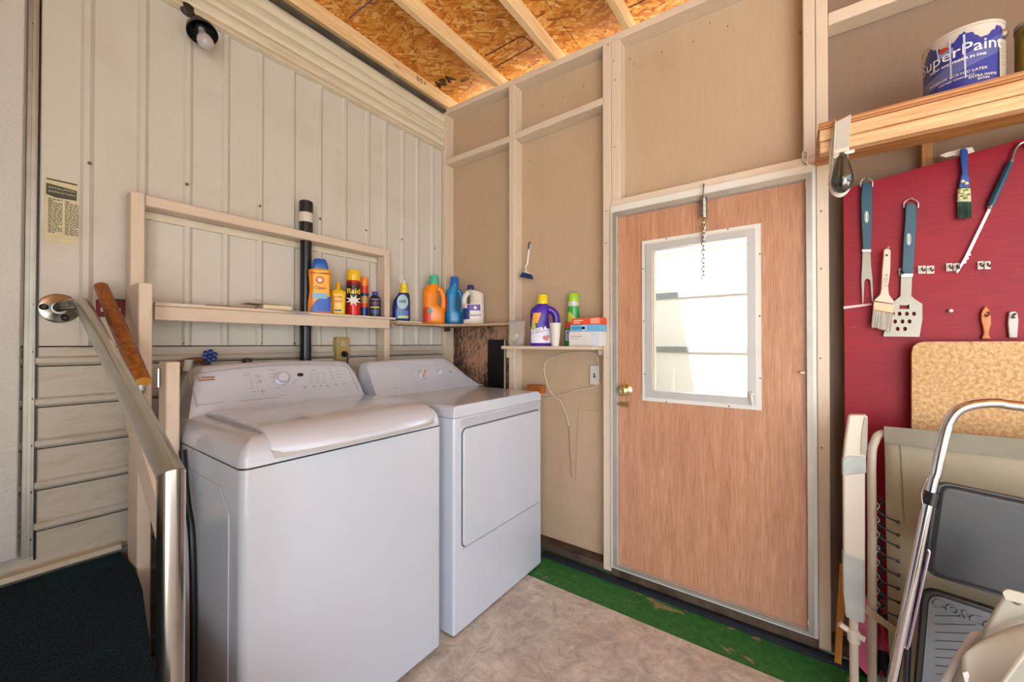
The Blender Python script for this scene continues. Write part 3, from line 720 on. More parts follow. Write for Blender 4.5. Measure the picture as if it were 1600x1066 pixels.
# ================================================================== paper notice
p, q = AY(70,275,-.0005), AY(121,384,-.0005)
W_, H_ = q.x-p.x, p.z-q.z
t = thing('paper_notice', (p.x,-.001,q.z), 'yellowed printed notice with dark header taped near the white door', 'poster')
obj('sheet', box(p.x,q.x,-.0022,-.001,q.z,p.z), plain('#d9d0ac', .8, 0, .12), t)
obj('header_block', join(box(p.x+.004,q.x-.002,-.0030,-.0023,p.z-.045*H_,p.z-.005), prism([(p.x+.003,-.0030,p.z-.27*H_),(p.x+.025,-.0030,p.z-.30*H_),(q.x-.003,-.0030,p.z-.29*H_),(q.x-.003,-.0030,p.z-.13*H_),(p.x+.003,-.0030,p.z-.10*H_)], (0,.0007,0))), plain('#4c4b42', .7), t)
for i, (s, z, cc) in enumerate((('INSTALLATION', .17, '#d9d0ac'), ('INSTRUCTIONS', .23, '#d9d0ac'))):
    obj('printed_line', lay(text_geo(s, .0092), (p.x+.008,-.0034,p.z-z*H_), (1,0,0), (0,0,1)), plain('#d9d0ac', .7), t)
rnd = random.Random(3); gs = []
for colx in (0, 1):
    for i in range(20):
        z = p.z - H_*(.34 + .027*i); x0 = p.x + .008 + colx*(W_*.5); x = x0; xe = x0 + W_*.42*(1 if rnd.random() > .2 else rnd.uniform(.4,.8))
        while x < xe:
            w_ = rnd.uniform(.004,.012); gs.append(box(x, min(x+w_,xe), -.0027, -.0023, z, z+.0032)); x += w_+.002
o = obj('small_print', join(*gs), plain('#57544a', .8), t); o['kind'] = 'stuff'

# ================================================================== left wall lamp (clear bulb in a black shade)
bp = AY(313,42,-.07)
t = thing('wall_lamp', bp, 'unlit clear bulb in a black shade hanging near the roof on the cream siding', 'lamp')
ax = Vector((.10,-.42,-.90)).normalized()
m4 = Matrix.Translation(bp) @ ax.to_track_quat('Z', 'Y').to_matrix().to_4x4()
obj('shade', xf(lathe([(.020,-.012),(.040,-.004),(.052,.016),(.056,.036),(.054,.036),(.050,.018),(.038,.0),(.018,-.008)], 30), m4), plain('#1a1a1c', .4, .2), t, smooth=50)
obj('socket', xf(lathe([(.022,-.034),(.026,-.030),(.026,.0),(.021,.014)], 24), m4), M['black'], t, smooth=True)
obj('bulb', xf(lathe([(.012,.012),(.013,.030),(.018,.048),(.027,.066),(.030,.082),(.028,.098),(.018,.110),(.004,.114)], 24), m4), plain('#b8b3b4', .12, 0, .04, 'frosted_bulb', 0.6), t, smooth=True)
obj('mount', join(tube([bp - ax*.03, bp + Vector((-.012,.03,.035)), (bp.x-.03,-.034,bp.z+.075)], .010, 10, 4), xf(lathe([(.026,0),(.026,.012),(.012,.02)], 20), Matrix.Translation((bp.x-.03,-.014,bp.z+.078)) @ Matrix.Rotation(PI/2,4,'X'))), plain('#3a2f26', .5, .3), t, smooth=True)

# ================================================================== plumbing and outlet behind the washer
vp = AY(328,556,-.075)
t = thing('water_valve', (vp.x,-.002,vp.z-.04), 'brass faucet with a blue wheel handle above the washer console', 'valve')
m4 = Matrix.Translation(vp) @ Matrix.Rotation(math.radians(70), 4, 'X') @ Matrix.Rotation(.3, 4, 'Z')
gl = []
for k in range(6):
    a = 2*PI*k/6; gl.append(xf(lathe([(.004,-.004),(.0105,-.001),(.0105,.003),(.004,.006)], 10), Matrix.Translation((.019*math.cos(a), .019*math.sin(a), 0))))
obj('wheel_handle', xf(join(lathe([(.010,-.003),(.012,0),(.010,.005),(.004,.007)], 12), tube([(.019*math.cos(2*PI*i/20), .019*math.sin(2*PI*i/20), 0) for i in range(20)], .004, 6, 0, True), *gl), m4), plain('#1d3f86', .25, .2), t, smooth=True)
obj('valve_body', join(tube([vp + Vector((0,.006,-.004)), vp + Vector((-.002,.02,-.03)), vp + Vector((0,.02,-.07))], .011, 10), tube([(vp.x,-.002,vp.z-.03), (vp.x,-.055,vp.z-.03)], .014, 12)), plain('#8c8f92', .35, .9), t, smooth=True)
pp = AY(300,565,-.05)
t = thing('brown_supply_hose', (pp.x,-.03,pp.z-.1), 'brown and white supply hose looping behind the washer console', 'hose')
obj('hose', tube([vp + Vector((-.02,.0,-.02)), (pp.x+.01,-.05,pp.z+.006), (pp.x-.035,-.045,pp.z-.01), (pp.x-.05,-.04,pp.z-.08)], .012, 10, 5), plain('#7b5433', .5), t, smooth=True)
obj('coupling', tube([(pp.x-.012,-.052,pp.z+.008),(pp.x-.016,-.052,pp.z-.04)], .017, 12), plain('#c9c6be', .4), t, smooth=True)
cp_ = AY(386,566,-.07)
t = thing('capped_pipe', (cp_.x,-.07,.9), 'rounded dark brown pipe cap rising behind the washer console', 'pipe')
obj('pipe', mv(lathe([(.017,.9),(.017,cp_.z-.005)], 16), cp_.x, -.07, 0), plain('#5a5048', .5), t, smooth=True)
obj('cap', mv(lathe([(.018,cp_.z-.03),(.020,cp_.z-.028),(.020,cp_.z+.006),(.016,cp_.z+.016),(.006,cp_.z+.020)], 18), cp_.x, -.07, 0), plain('#3b2422', .35), t, smooth=True)
p, q = AY(526,527,-.04), AY(546,563,-.04)
t = thing('power_outlet', ((p.x+q.x)/2,-.001,q.z), 'tan outlet box with a black plug on the metal wall behind the washer', 'outlet')
obj('box', box(p.x,q.x,-.040,-.001,q.z,p.z), plain('#b49a5e', .5, 0, .1), t, bevel=.004)
cx_ = (p.x+q.x)/2; hz_ = (p.z-q.z)
for f in (.28, .72):
    zc_ = p.z - hz_*f
    fc = obj('socket_face', xf(lathe([(.015,0),(.015,.003)], 20), Matrix.Translation((cx_,-.0402,zc_)) @ Matrix.Rotation(PI/2,4,'X')), plain('#cdb98a', .4), t)
    if f < .5: obj('slot', join(box(cx_-.007,cx_-.005,-.0445,-.0433,zc_-.003,zc_+.006), box(cx_+.005,cx_+.007,-.0445,-.0433,zc_-.003,zc_+.006), box(cx_-.002,cx_+.002,-.0445,-.0433,zc_-.010,zc_-.006)), M['black'], fc)
zc_ = p.z - hz_*.72
t2 = thing('plugged_in_lead', (cx_,-.06,.95), 'black plug and lead in the lower socket of the tan outlet', 'cable')
obj('plug', xf(lathe([(.015,0),(.017,.004),(.016,.020),(.009,.028)], 16), Matrix.Translation((cx_,-.0436,zc_)) @ Matrix.Rotation(PI/2,4,'X')), M['black'], t2, smooth=True)
obj('cord', tube([(cx_,-.070,zc_), (cx_+.004,-.078,zc_-.015), (cx_+.002,-.075,zc_-.08), (cx_-.01,-.06,.95)], .0045, 8, 5), M['black'], t2, smooth=True)

# ================================================================== washer
WH = plain('#c0c6d2', .2, 0, .015, 'white_enamel', .5, 0.35)
WH2 = plain('#c9cedb', .14, 0, .01, 'white_gloss_lid', .55, 0.6)
GREY = plain('#9a9aa0', .5, 0, .02); DK = plain('#23232b', .3, 0, .02)
FY = -.939
wx0 = AY(374,760,FY).x + .004; wx1 = AY(691,760,FY).x
wt = thing('washing_machine', ((wx0+wx1)/2, -.60, .003), 'white top-loading washer with a curved glossy lid beside the handrail', 'washer')
wb = -.265; zseam = (AY(377,734,FY).z + AY(690,666,FY).z)/2
def rbox(x0, x1, y0, y1, z0, z1, rc, n=6, top=0.0, toph=0.0, nt=5):   # vertical rounded corners (front) + rounded top
    def outline(ins):
        out = []
        r = max(rc-ins, .004)
        for cx, cy, a0 in ((x0+ins+r, y0+ins+r, PI), (x1-ins-r, y0+ins+r, 1.5*PI)):
            for k in range(n+1):
                a = a0 + PI/2*k/n; out.append((cx+r*math.cos(a), cy+r*math.sin(a)))
        out += [(x1-ins, y1), (x0+ins, y1)]
        return out
    lev = [(z0, 0)]
    if top:
        for k in range(nt+1):
            a = PI/2*k/nt; lev.append((z1-toph+toph*math.sin(a), top*(1-math.cos(a))))
    else: lev.append((z1, 0))
    V, F = [], []; m = 2*(n+1)+2
    for z, i in lev: V += [(x, y, z) for x, y in outline(i)]
    for k in range(len(lev)-1):
        for i in range(m): j = (i+1) % m; F.append((k*m+i, k*m+j, (k+1)*m+j, (k+1)*m+i))
    F.append(tuple(range(m-1,-1,-1))); b_ = (len(lev)-1)*m; F.append(tuple(b_+i for i in range(m)))
    return V, F
obj('body', rbox(wx0, wx1, FY, wb, .028, zseam-.003, .026), WH, wt, smooth=True)
obj('seam', rbox(wx0+.004, wx1-.004, FY+.004, wb, zseam-.004, zseam+.003, .022), DK, wt)
ztop = AZ(300,634,1.01).z
ZD = 1.010
deck = rbox(wx0, wx1, FY, wb, zseam+.002, ZD, .030, 6, .055, .070, 7)
obj('top_deck', deck, WH, wt, smooth=True)
# recess the lid sits in and the lid itself: profile from hinge to the rolled front lip
lx0, lx1 = wx0+.075, wx1-.040
def lid(x0, x1, off, zb, name, m, nx=22, infl=0.0):
    prof = [(-.415, ZD+.009), (-.50, ZD+.012), (-.62, ZD+.014), (-.76, ZD+.014), (-.84, ZD+.011), (-.890, ZD+.003), (-.925, ZD-.014), (-.945, ZD-.036), (-.949, ZD-.048)]
    V, F = [], []; n = len(prof)
    for i in range(nx+1):
        u = i/nx; x = x0 + (x1-x0)*u; e = (2*u-1); bow = .026*(1-e*e)
        cr = .016*max(0, abs(e)-.86)/.14
        for k, (y, z) in enumerate(prof):
            f = k/(n-1); yy = y - bow*f*f + (cr*.9 if k > 4 else 0)*(f-.5)*2; V.append((x, yy, z + off + infl*(1-e**6)*min(1, f*3)))
    m_ = len(V)
    for v in list(V): V.append((v[0], v[1] + .010*(0), v[2] - zb))
    for i in range(nx):
        for k in range(n-1):
            a = i*n+k; F.append((a, a+1, a+n+1, a+n)); F.append((m_+a, m_+a+n, m_+a+n+1, m_+a+1))
    for k in range(n-1): F.append((k, m_+k, m_+k+1, k+1)); a = nx*n+k; F.append((a, a+1, m_+a+1, m_+a))
    for i in range(nx): a = i*n; F.append((a, a+n, m_+a+n, m_+a)); b_ = i*n+n-1; F.append((b_, m_+b_, m_+b_+n, b_+n))
    return V, F
obj('lid_gasket', lid(lx0-.002, lx1+.002, -.004, .012, '', None), plain('#aeaca8', .6), wt, smooth=True)
obj('lid', lid(lx0, lx1, .004, .016, '', None, infl=.003), WH2, wt, smooth=True)
# control console
bx0, bx1 = AY(287,600,-.36).x, min(AY(566,600,-.36).x, -.862)
tx0, tx1 = AY(300,572,-.27).x, AY(545,569,-.27).x
czb = ZD-.03; czt = AY(430,566,-.27).z
fyb, fyt = -.405, -.305
def console(bx0, bx1, tx0, tx1, yb, yt, ybk, zb, zt, crown, n=22, flare=0.0):
    V, F = [], []; rows = 9
    for i in range(n+1):
        u = i/n
        for k in range(rows+1):
            v = k/rows; vv = v
            x = (bx0 + (tx0-bx0)*(v**(1+flare)))*(1-u) + (bx1 + (tx1-bx1)*(v**(1/(1+flare*1.5)) if flare else v))*u
            z = zb + (zt-zb)*vv + crown*(1-(2*u-1)**2)*v
            e = abs(2*u-1); z -= (zt-zb)*.16*max(0,(e-.90)/.10)**2*v
            y = yb + (yt-yb)*(zb + (zt-zb)*vv + crown*(1-(2*u-1)**2)*v - zb)/(zt-zb) + .018*max(0, v-.9)/.1
            V.append((x, y, z))
        for k in range(2):
            b_ = V[-1 - k] if k == 0 else None
        V.append((V[-1][0], ybk, V[-1][2]-.004)); V.append((V[i*(rows+3)][0], ybk, zb))
    m_ = rows+3
    for i in range(n):
        for k in range(m_):
            j = (k+1) % m_; a = i*m_; F.append((a+k, a+m_+k, a+m_+j, a+j))
    F.append(tuple(range(m_))); F.append(tuple(n*m_+k for k in range(m_-1,-1,-1)))
    return V, F
obj('console', console(bx0, bx1, tx0, tx1, fyb, fyt, -.19, czb, czt-.008, .012), WH, wt, smooth=50)
# console face mapping: u across, v up
fn = Vector((0, -(czt-czb), fyt-fyb)).normalized(); fn = Vector((0, -(czt-.008-czb), (fyt-fyb))).normalized()
def cface(px, py):   # sight line with the sloping face
    dd_ = _fw + _r*((px-800)/FPX) + _up*((533-py)/FPX); p0 = Vector((0, fyb, czb)); n_ = Vector((0, -(czt-.008-czb), (fyt-fyb)))
    tt = (p0-CAM).dot(n_)/dd_.dot(n_); return CAM + dd_*tt
cn = Vector((0, -(czt-.008-czb), (fyt-fyb))).normalized()
cu = Vector((0, (fyt-fyb), (czt-.008-czb))).normalized()
cm = Matrix((Vector((1,0,0)), cu, cn)).transposed().to_4x4()
def onface(g, p, off=.0): return xf(g, Matrix.Translation(p + cn*off) @ cm)
outl = [cface(*q) for q in ((308,637),(298,596),(297,588),(302,585),(380,575),(460,570),(530,571),(541,574),(546,582),(560,611))]
outl = smooth_path([p + cn*.0012 for p in outl], 3)
obj('panel_line', tube(outl, .0011, 5), GREY, wt)
bp_ = cface(323,592)
obj('badge', onface(join(box(-.025,.025,-.007,.007,0,.0015)), bp_, .0012), plain('#a4654c', .35, .5), wt)
obj('badge_lettering', onface(mv(text_geo('Kenmore', .0125, .0004, 0, 'CENTER'), 0, -.004, .003), bp_, .0012), plain('#e2d5ca', .4), wt)
kp_ = cface(440,592)
kb = obj('cycle_knob', onface(lathe([(.027,0),(.028,.003),(.024,.006),(.022,.008),(.021,.024),(.017,.028),(.004,.029)], 28), kp_, .0), WH2, wt, smooth=40)
obj('knob_ring', onface(lathe([(.030,0),(.030,.0022),(.0285,.003)], 28), kp_, .0), plain('#a9a9ad', .3, .6), kb)
obj('display_window', onface(prism([(x,y,0) for x,y in rrect(.027,.016,.0079)], (0,0,.002)), cface(469,586), .001), plain('#251f30', .15), wt)
for x, y, r in ((404,588,.0075),(406,596,.0075),(411,611,.0075),(476.5,605,.007),(491,604,.005),(502,603,.005),(512,603,.005),(517,581,.004),(519,586,.004),(520,591,.004),(525,601,.004)):
    obj('button', onface(lathe([(r,0),(r,.002),(r*.7,.003)], 14), cface(x,y), .0005), plain('#b4b4b8', .4), wt)
gs = []
rnd = random.Random(5)
def dash(x, y, w_, h_=.0022):
    gs.append(onface(box(-w_/2,w_/2,-h_/2,h_/2,0,.0006), cface(x,y), .0010))
for x, y, w_ in ((386,584,.022),(385,587,.03),(391,591,.010),(392,595,.010),(393,599,.010),(394,603,.010),(390,607,.03),(396,612,.014),(426,578,.035),(426,585,.02),(423,590,.014),(425,597,.012),(462,595,.022),(458,599,.02),(490,579,.02),(514,577,.016),(527,580,.022),(528,585,.022),(529,590,.022),(537,600,.022),(434,606,.02),(441,618,.02),(404,624,.14),(330,631,.09)): dash(x,y,w_)
for i in range(3):
    for j in range(4): dash(486+i*10-j*0.0, 588+j*3.6, .014)
    dash(488+i*9, 584, .014)
for i in range(7): dash(398+i*.9, 587+i*4.2, .004, .004)
o = obj('printed_legend', join(*gs), GREY, wt); o['kind'] = 'stuff'
for x, y in ((wx0+.06, FY+.06), (wx1-.05, FY+.05)):
    obj('foot', mv(lathe([(.020,.0035),(.022,.008),(.010,.012),(.008,.030)], 16), x, y, 0), M['black'], wt)
obj('foot', mv(lathe([(.020,.0035),(.022,.008),(.010,.012),(.008,.030)], 16), wx0+.06, wb-.05, 0), M['black'], wt)
obj('foot', mv(lathe([(.020,.0035),(.022,.008),(.010,.012),(.008,.030)], 16), wx1-.05, wb-.05, 0), M['black'], wt)
# embossed side panel and drain hose at the left side
obj('side_panel', prism([(wx0-.003,-.86,.08),(wx0-.003,-.86,.80),(wx0-.003,-.80,.86),(wx0-.003,-.36,.86),(wx0-.003,-.36,.08)], (.004,0,0)), WH, wt, bevel=.003)
dh = thing('drain_hose', (wx0-.03,-.5,.003), 'black hose hanging beside the left side of the washer', 'hose')
obj('hose', tube([(wx0-.014,-.50,.92),(wx0-.016,-.53,.84),(wx0-.016,-.56,.76),(wx0-.014,-.60,.66),(wx0-.014,-.62,.4),(wx0-.014,-.62,.014)], .010, 10, 5), M['black'], dh, smooth=True)

# ================================================================== dryer
dx0 = AY(709,760,FY).x; dx1 = AY(846,760,FY).x
dt = thing('clothes_dryer', ((dx0+dx1)/2, -.60, .003), 'white front-loading dryer standing in the corner right of the washer', 'dryer')
dzs = (AY(710,654,FY).z + AY(845,626,FY).z)/2; dzt = 1.0
db = -.24
obj('body', rbox(dx0, dx1, FY, db, .012, dzs-.0015, .012), WH, dt, smooth=True)
# top with rounded side edges (profile in x, pushed along y)
pr = [(dx0,dzs)]; r_ = .05; r1 = .02
for k in range(7): a = PI - PI/2*k/6; pr.append((dx0+r1+r1*math.cos(a), dzt-r1+r1*math.sin(a)))
for k in range(9): a = PI/2 - PI/2*k/8; pr.append((dx1-r_+r_*math.cos(a), dzt-r_+r_*math.sin(a)))
pr.append((dx1,dzs))
obj('top_panel', prism([(x, FY, z) for x, z in pr], (0, db-FY, 0)), WH, dt, bevel=.008, seg=3)
obj('seam', box(dx0+.003,dx1-.003,FY+.003,db,dzs-.003,dzs+.001), GREY, dt)
# door panel with rounded corners, dark shadow gap, and the long handle slot above
dl, dr = AY(722,760,FY).x, AY(843,760,FY).x-.006
dtz = AY(722,671,FY).z; dbz = (AY(722,851,FY).z+AY(843,786,FY).z)/2
stz = AY(722,659,FY).z-.004
cxm, czm = (dl+dr)/2, (dtz+dbz)/2
def rr_poly(w_, h_, r_, cx, cz, y): return [(cx+a, y, cz+b) for a, b in rrect(w_, h_, r_, 6)]
obj('door_gap', prism(rr_poly(dr-dl+.012, dtz-dbz+.012, .03, cxm, czm, FY-.0006), (0,.001,0)), plain('#6d6d76', .6), dt)
dd2 = obj('door', prism(rr_poly(dr-dl, dtz-dbz, .026, cxm, czm, FY-.011), (0,.0115,0)), WH, dt, bevel=.006, seg=3)
hs_ = (dl+dr)/2; hz0 = dtz+.008; hz1 = stz+.010
obj('handle_recess', prism([(dl-.006,FY-.0012,hz0),(dr+.006,FY-.0012,hz0),(dr+.006,FY-.0012,hz1),(dl-.006,FY-.0012,hz1)], (0,.001,0)), plain('#b3b5bd', .35, 0, .02), dt)
obj('handle_lip', prism([(dl-.006,FY-.0125,hz1-.004),(dl-.006,FY-.0012,hz1+.006),(dl-.006,FY-.0012,hz1-.006)], (dr-dl+.012,0,0)), WH, dt)
obj('kick_line', box(dl-.0,dr+.0,FY-.0010,FY+.0004,dbz-.010,dbz-.008), GREY, dt)
for x in (dx0+.05, dx1-.05):
    for y in (FY+.05, db-.05): obj('foot', mv(lathe([(.018,.0035),(.018,.0125)], 12), x, y, 0), M['black'], dt)
# console: swooping right end
n = 30; V, F = [], []
kx0, kx1 = max(AY(568,600,-.38).x, -.856), AY(744,603,-.38).x
kzt = AY(640,563,-.30).z
kzb = dzt - .006
def hprof(u):
    if u < .03: return .90 + .10*(u/.03)**.5*1.0 if u > 0 else .88
    if u > .72: q = (u-.72)/.28; return max(0.0, (1-q)**1.7*(1-.0*q)*(1+.55*q)) if q < 1 else 0
    return 1.0
for i in range(n+1):
    u = i/n; x = kx0 + (kx1-kx0)*u; h = (kzt - kzb)*max(hprof(u), .02) + .010*(1-(2*u-1)**2)*(1 if u < .8 else (1-u)/.2)
    lean = .10*h/(kzt-kzb)
    y0 = -.44
    pts = [(x, y0, kzb), (x, y0+lean*.35, kzb+h*.28), (x, y0+lean*.7, kzb+h*.62), (x, y0+lean, kzb+h*.93), (x, y0+lean+.02, kzb+h), (x, y0+lean+.07, kzb+h*.98), (x, -.25, kzb)]
    V += pts
m_ = 7
for i in range(n):
    for k in range(m_): j = (k+1) % m_; F.append((i*m_+k, i*m_+m_+k, i*m_+m_+j, i*m_+j))
F.append(tuple(range(m_))); F.append(tuple(n*m_+k for k in range(m_-1,-1,-1)))
obj('console', (V, F), WH, dt, smooth=60)
# knobs
def dface(px, py):
    dd_ = _fw + _r*((px-800)/FPX) + _up*((533-py)/FPX); p0 = Vector((0,-.44,kzb)); n_ = Vector((0,-(kzt-kzb),.10)); tt = (p0-CAM).dot(n_)/dd_.dot(n_); return CAM + dd_*tt
cn = Vector((0,-(kzt-kzb),.10)).normalized(); cu = Vector((0,.10,(kzt-kzb))).normalized(); cm = Matrix((Vector((1,0,0)), cu, cn)).transposed().to_4x4()
kb = obj('timer_knob', onface(lathe([(.030,0),(.030,.006),(.026,.010),(.024,.018),(.006,.019)], 28), dface(661,586), -.004), WH2, dt, smooth=40)
obj('knob_grip', onface(xf(box(-.026,.026,-.007,.007,.012,.026), Matrix.Rotation(.95,4,'Z')), dface(661,586), -.004), plain('#c9a888', .4), kb, bevel=.004)
kb = obj('select_knob', onface(lathe([(.018,0),(.018,.006),(.015,.010),(.014,.016),(.004,.017)], 24), dface(687,582), -.004), WH2, dt, smooth=40)
obj('knob_grip', onface(xf(box(-.015,.015,-.004,.004,.010,.022), Matrix.Rotation(1.9,4,'Z')), dface(687,582), -.004), WH, kb, bevel=.002)
obj('start_mark', onface(prism([(x,y,0) for x,y in rrect(.018,.020,.004)], (0,0,.002)), dface(704,581), 0), plain('#a9b0a0', .4), dt)
gs = []
def dash(x, y, w_, h_=.002): gs.append(onface(box(-w_/2,w_/2,-h_/2,h_/2,0,.0008), dface(x,y), .001))
for x, y, w_ in ((617,606,.030),(643,577,.018),(641,581,.02),(646,590,.012),(650,596,.012),(668,572,.014),(683,571,.02),(700,589,.010),(655,573,.012),(676,594,.01),(662,599,.012),(640,586,.014)): dash(x,y,w_, .003 if w_ > .025 else .002)
for i in range(16):
    a = 2*PI*i/16; gs.append(onface(box(-.001,.001,-.001,.001,0,.0008), dface(661,586) + Vector((1,0,0))*.037*math.cos(a) + cu*.037*math.sin(a), .001))
o = obj('printed_legend', join(*gs), GREY, dt); o['kind'] = 'stuff'

# black foam board and conduit behind the dryer, orange block, wires, outlet
p, q = AX(764,531,.05), AX(789,604,.05)
t = thing('black_foam_board', (.07,(p.y+q.y)/2,.3), 'tall narrow black board leaning on the stained wall behind the dryer', 'board')
obj('board', box(.062,.082,AX(789,560,.062).y,AX(762,560,.062).y,.06,AX(775,531,.062).z), M['black'], t, bevel=.002, seg=1)
obj('white_edge', box(.058,.0615,AX(790,560,.06).y,AX(788,560,.06).y,.06,AX(790,531,.06).z), M['cream'], t)
p = AX(841,607,.03)
o = obj('orange_wood_block', box(.015,.075,AX(847,600,.03).y,AX(826,600,.03).y,p.z-.03,p.z+.018), wood('orange_block', '#c8742a', '#8a4518', 'y', .6)); tag(o, 'small orange brown wood block peeking above the dryer top by the wall', 'block')
# (rests on a ledge on the stud wall)
obj('ledge', box(.012,PX_-.002,S2[1]-.15,S2[1]-.001,p.z-.05,p.z-.0305), M['lumber_y'], wr)
p, q = AX(922,571,PX_-.01), AX(937,602,PX_-.01)
t = thing('wall_switch_box', (PX_-.01,(p.y+q.y)/2,q.z), 'white plate with a keyhole slot on the wall under the small shelf', 'outlet')
obj('plate', box(PX_-.016,PX_-.001,q.y,p.y,q.z,p.z), plain('#cfcac0', .4), t, bevel=.003)
obj('slot', join(box(PX_-.018,PX_-.0155,(p.y+q.y)/2-.004,(p.y+q.y)/2+.004,(p.z+q.z)/2-.006,(p.z+q.z)/2+.012), box(PX_-.018,PX_-.0155,(p.y+q.y)/2-.007,(p.y+q.y)/2+.007,(p.z+q.z)/2-.014,(p.z+q.z)/2-.006)), plain('#4f4b46', .5), t)
def wire(pts, off=.010, r=.0035): return tube([AX(x, y, PX_-off) for x, y in pts], r, 8, 5)
t = thing('white_cable', AX(885,655,PX_-.01), 'loose white cable looping on the wall below the small shelf to the plate', 'cord')
obj('cable', wire([(936,572),(930,554),(905,550),(870,556),(852,568),(852,590),(862,615),(876,628),(886,652),(889,666)]), plain('#d3c6ae', .5), t, smooth=True)
obj('branch_cable', wire([(847,622),(870,620),(900,610),(925,606),(937,598)], .014), plain('#d3c6ae', .5), t, smooth=True)
obj('drop_cable', wire([(889,664),(890,700),(893,745)], .008, .0015), plain('#6f6250', .6), t, smooth=True)
# ================================================================== bottles and cans
GL = 0.25
def lab(geo_txt, size, rad_fn, zc, bold=.0005, ang0=0.0, cx=0.0):   # lettering wrapped round a bottle front (front = -y)
    g = text_geo(geo_txt, size, bold, 0, 'CENTER'); out = []
    for x, y, z in g[0]:
        z_ = zc + y; out.append(rad_fn(x + cx, z_))
    return out, g[1]
def ellfront(rx, ry, off=.0008, e=2.0):
    def f(x, z):
        t = max(-.98, min(.98, x/rx)); y = -ry*(1-abs(t)**e)**(1/e); return (x, y-off, z)
    return f
def patch(rx, ry, x0, x1, z0, z1, off=.0005, e=2.0, shape=None, n=14, m=8):   # thin label wrapped on the front
    f = ellfront(rx, ry, off, e); V, F = [], []
    for j in range(m+1):
        v = j/m; z = z0 + (z1-z0)*v
        a, b = (x0, x1) if shape is None else shape(v)
        for i in range(n+1): V.append(f(a + (b-a)*i/n, z))
    for j in range(m):
        for i in range(n): k = j*(n+1)+i; F.append((k, k+1, k+n+2, k+n+1))
    return V, F
def disc(rx, ry, cx, cz, r, off=.0007, e=2.0, n=20, r2=None):
    f = ellfront(rx, ry, off, e); V = [f(cx, cz)]; r2 = r2 or r
    for i in range(n): a = 2*PI*i/n; V.append(f(cx + r*math.cos(a), cz + r2*math.sin(a)))
    return V, [(0, 1+i, 1+(i+1) % n) for i in range(n)]
def place(px, py_top, axis_y=None, z=None, x=None, wpx=None):
    """base point on a shelf top plus height and width read off the sight lines"""
    p = AY(px, py_top, axis_y) if axis_y is not None else AX(px, py_top, x)
    return Vector((p.x, p.y, z)), p.z - z, wpx*mpp(p)
def bottle(name, label, cat, P, group=None):
    return thing(name, P, label, cat, group, rz=face_cam(P))

# --- orange and blue scent booster jug
P, h, wd_ = place(500, 405, axis_y=-.123, z=SH1, wpx=38); r = wd_/2
t = bottle('laundry_bottle', 'tall orange bottle with blue cap and round emblem right of the black pipe', 'bottle', P)
rx, ry = r, r*.42
obj('body', loft([(0.0008,rx*.90,ry*.9,3),(.006,rx,ry,3),(h*.18,rx*.98,ry,3),(h*.40,rx*.86,ry*.95,3),(h*.60,rx*.90,ry,3),(h*.74,rx*.96,ry,3),(h*.79,rx*.93,ry*.95,3),(h*.81,rx*.70,ry*.85,3)]), plain('#f08a1c', GL), t, smooth=True, local=True)
obj('cap', loft([(h*.81,rx*.70,ry*.82,3),(h*.83,rx*.72,ry*.84,3),(h*.90,rx*.66,ry*.8,3),(h*.985,rx*.50,ry*.66,3),(h,rx*.42,ry*.55,3)]), plain('#1c5fb4', GL), t, smooth=True, local=True)
obj('label_band', patch(rx*.93, ry*1.0, -rx*.55, rx*.75, h*.22, h*.78, .004, 3), plain('#f6b41e', .35), t, local=True)
obj('blue_wave', patch(rx*1.0, ry*1.0, -rx*.7, rx*.9, h*.02, h*.30, .006, 3, shape=lambda v: (-rx*.75 + rx*.9*v*v, rx*.9)), plain('#2458c0', .35), t, local=True)
obj('light_wave', patch(rx*1.0, ry*1.0, -rx*.6, rx*.6, h*.26, h*.36, .0065, 3), plain('#7fb8dc', .35), t, local=True)
em = obj('emblem', disc(rx*.93, ry, .0, h*.60, rx*.33, .006, 3), plain('#c3302a', .35), t, local=True)
obj('emblem_centre', disc(rx*.93, ry, .0, h*.60, rx*.20, .0068, 3), plain('#f0e6d8', .35), em, local=True)
obj('lettering', lab('ARM & HAMMER', rx*.22, ellfront(rx*.93, ry, .007, 3), h*.71, .0002), plain('#8a2a20', .4), t, local=True)
obj('lettering', lab('Clean', rx*.42, ellfront(rx*.93, ry, .007, 3), h*.43, .0003), plain('#9a4a20', .4), t, local=True)
# --- yellow flat bottle
P, h, wd_ = place(528.5, 441, axis_y=-.10, z=SH1, wpx=24); r = wd_/2; rx, ry = r, r*.5
t = bottle('drain_fluid_bottle', 'small flat yellow bottle between the orange jug and the red spray can', 'bottle', P)
yl = plain('#eebc1a', GL)
obj('body', loft([(.0008,rx*.85,ry*.9,3.5),(.004,rx*.9,ry,3.5),(h*.35,rx*.93,ry,3.5),(h*.66,rx,ry,3.5),(h*.71,rx*.97,ry*.9,3),(h*.76,rx*.6,ry*.7,2.5),(h*.78,rx*.33,ry*.6,2.2)]), yl, t, smooth=True, local=True)
obj('cap', loft([(h*.78,rx*.34,rx*.34,2),(h*.97,rx*.32,rx*.32,2),(h,rx*.28,rx*.28,2)],16), plain('#e8a81a', GL), t, smooth=True, local=True)
obj('label_panel', patch(rx, ry, -rx*.6, rx*.65, h*.06, h*.62, .0025, 3.5, shape=lambda v: (-rx*(.62-.2*math.sin(PI*v)), rx*(.62-.2*math.sin(PI*v)))), plain('#f4d457', .4), t, local=True)
obj('lettering', lab('SUPER', rx*.42, ellfront(rx, ry, .004, 3.5), h*.50, .0005), plain('#d8541c', .4), t, local=True)
obj('lettering', lab('HOT', rx*.50, ellfront(rx, ry, .004, 3.5), h*.36, .0008), plain('#d8541c', .4), t, local=True)
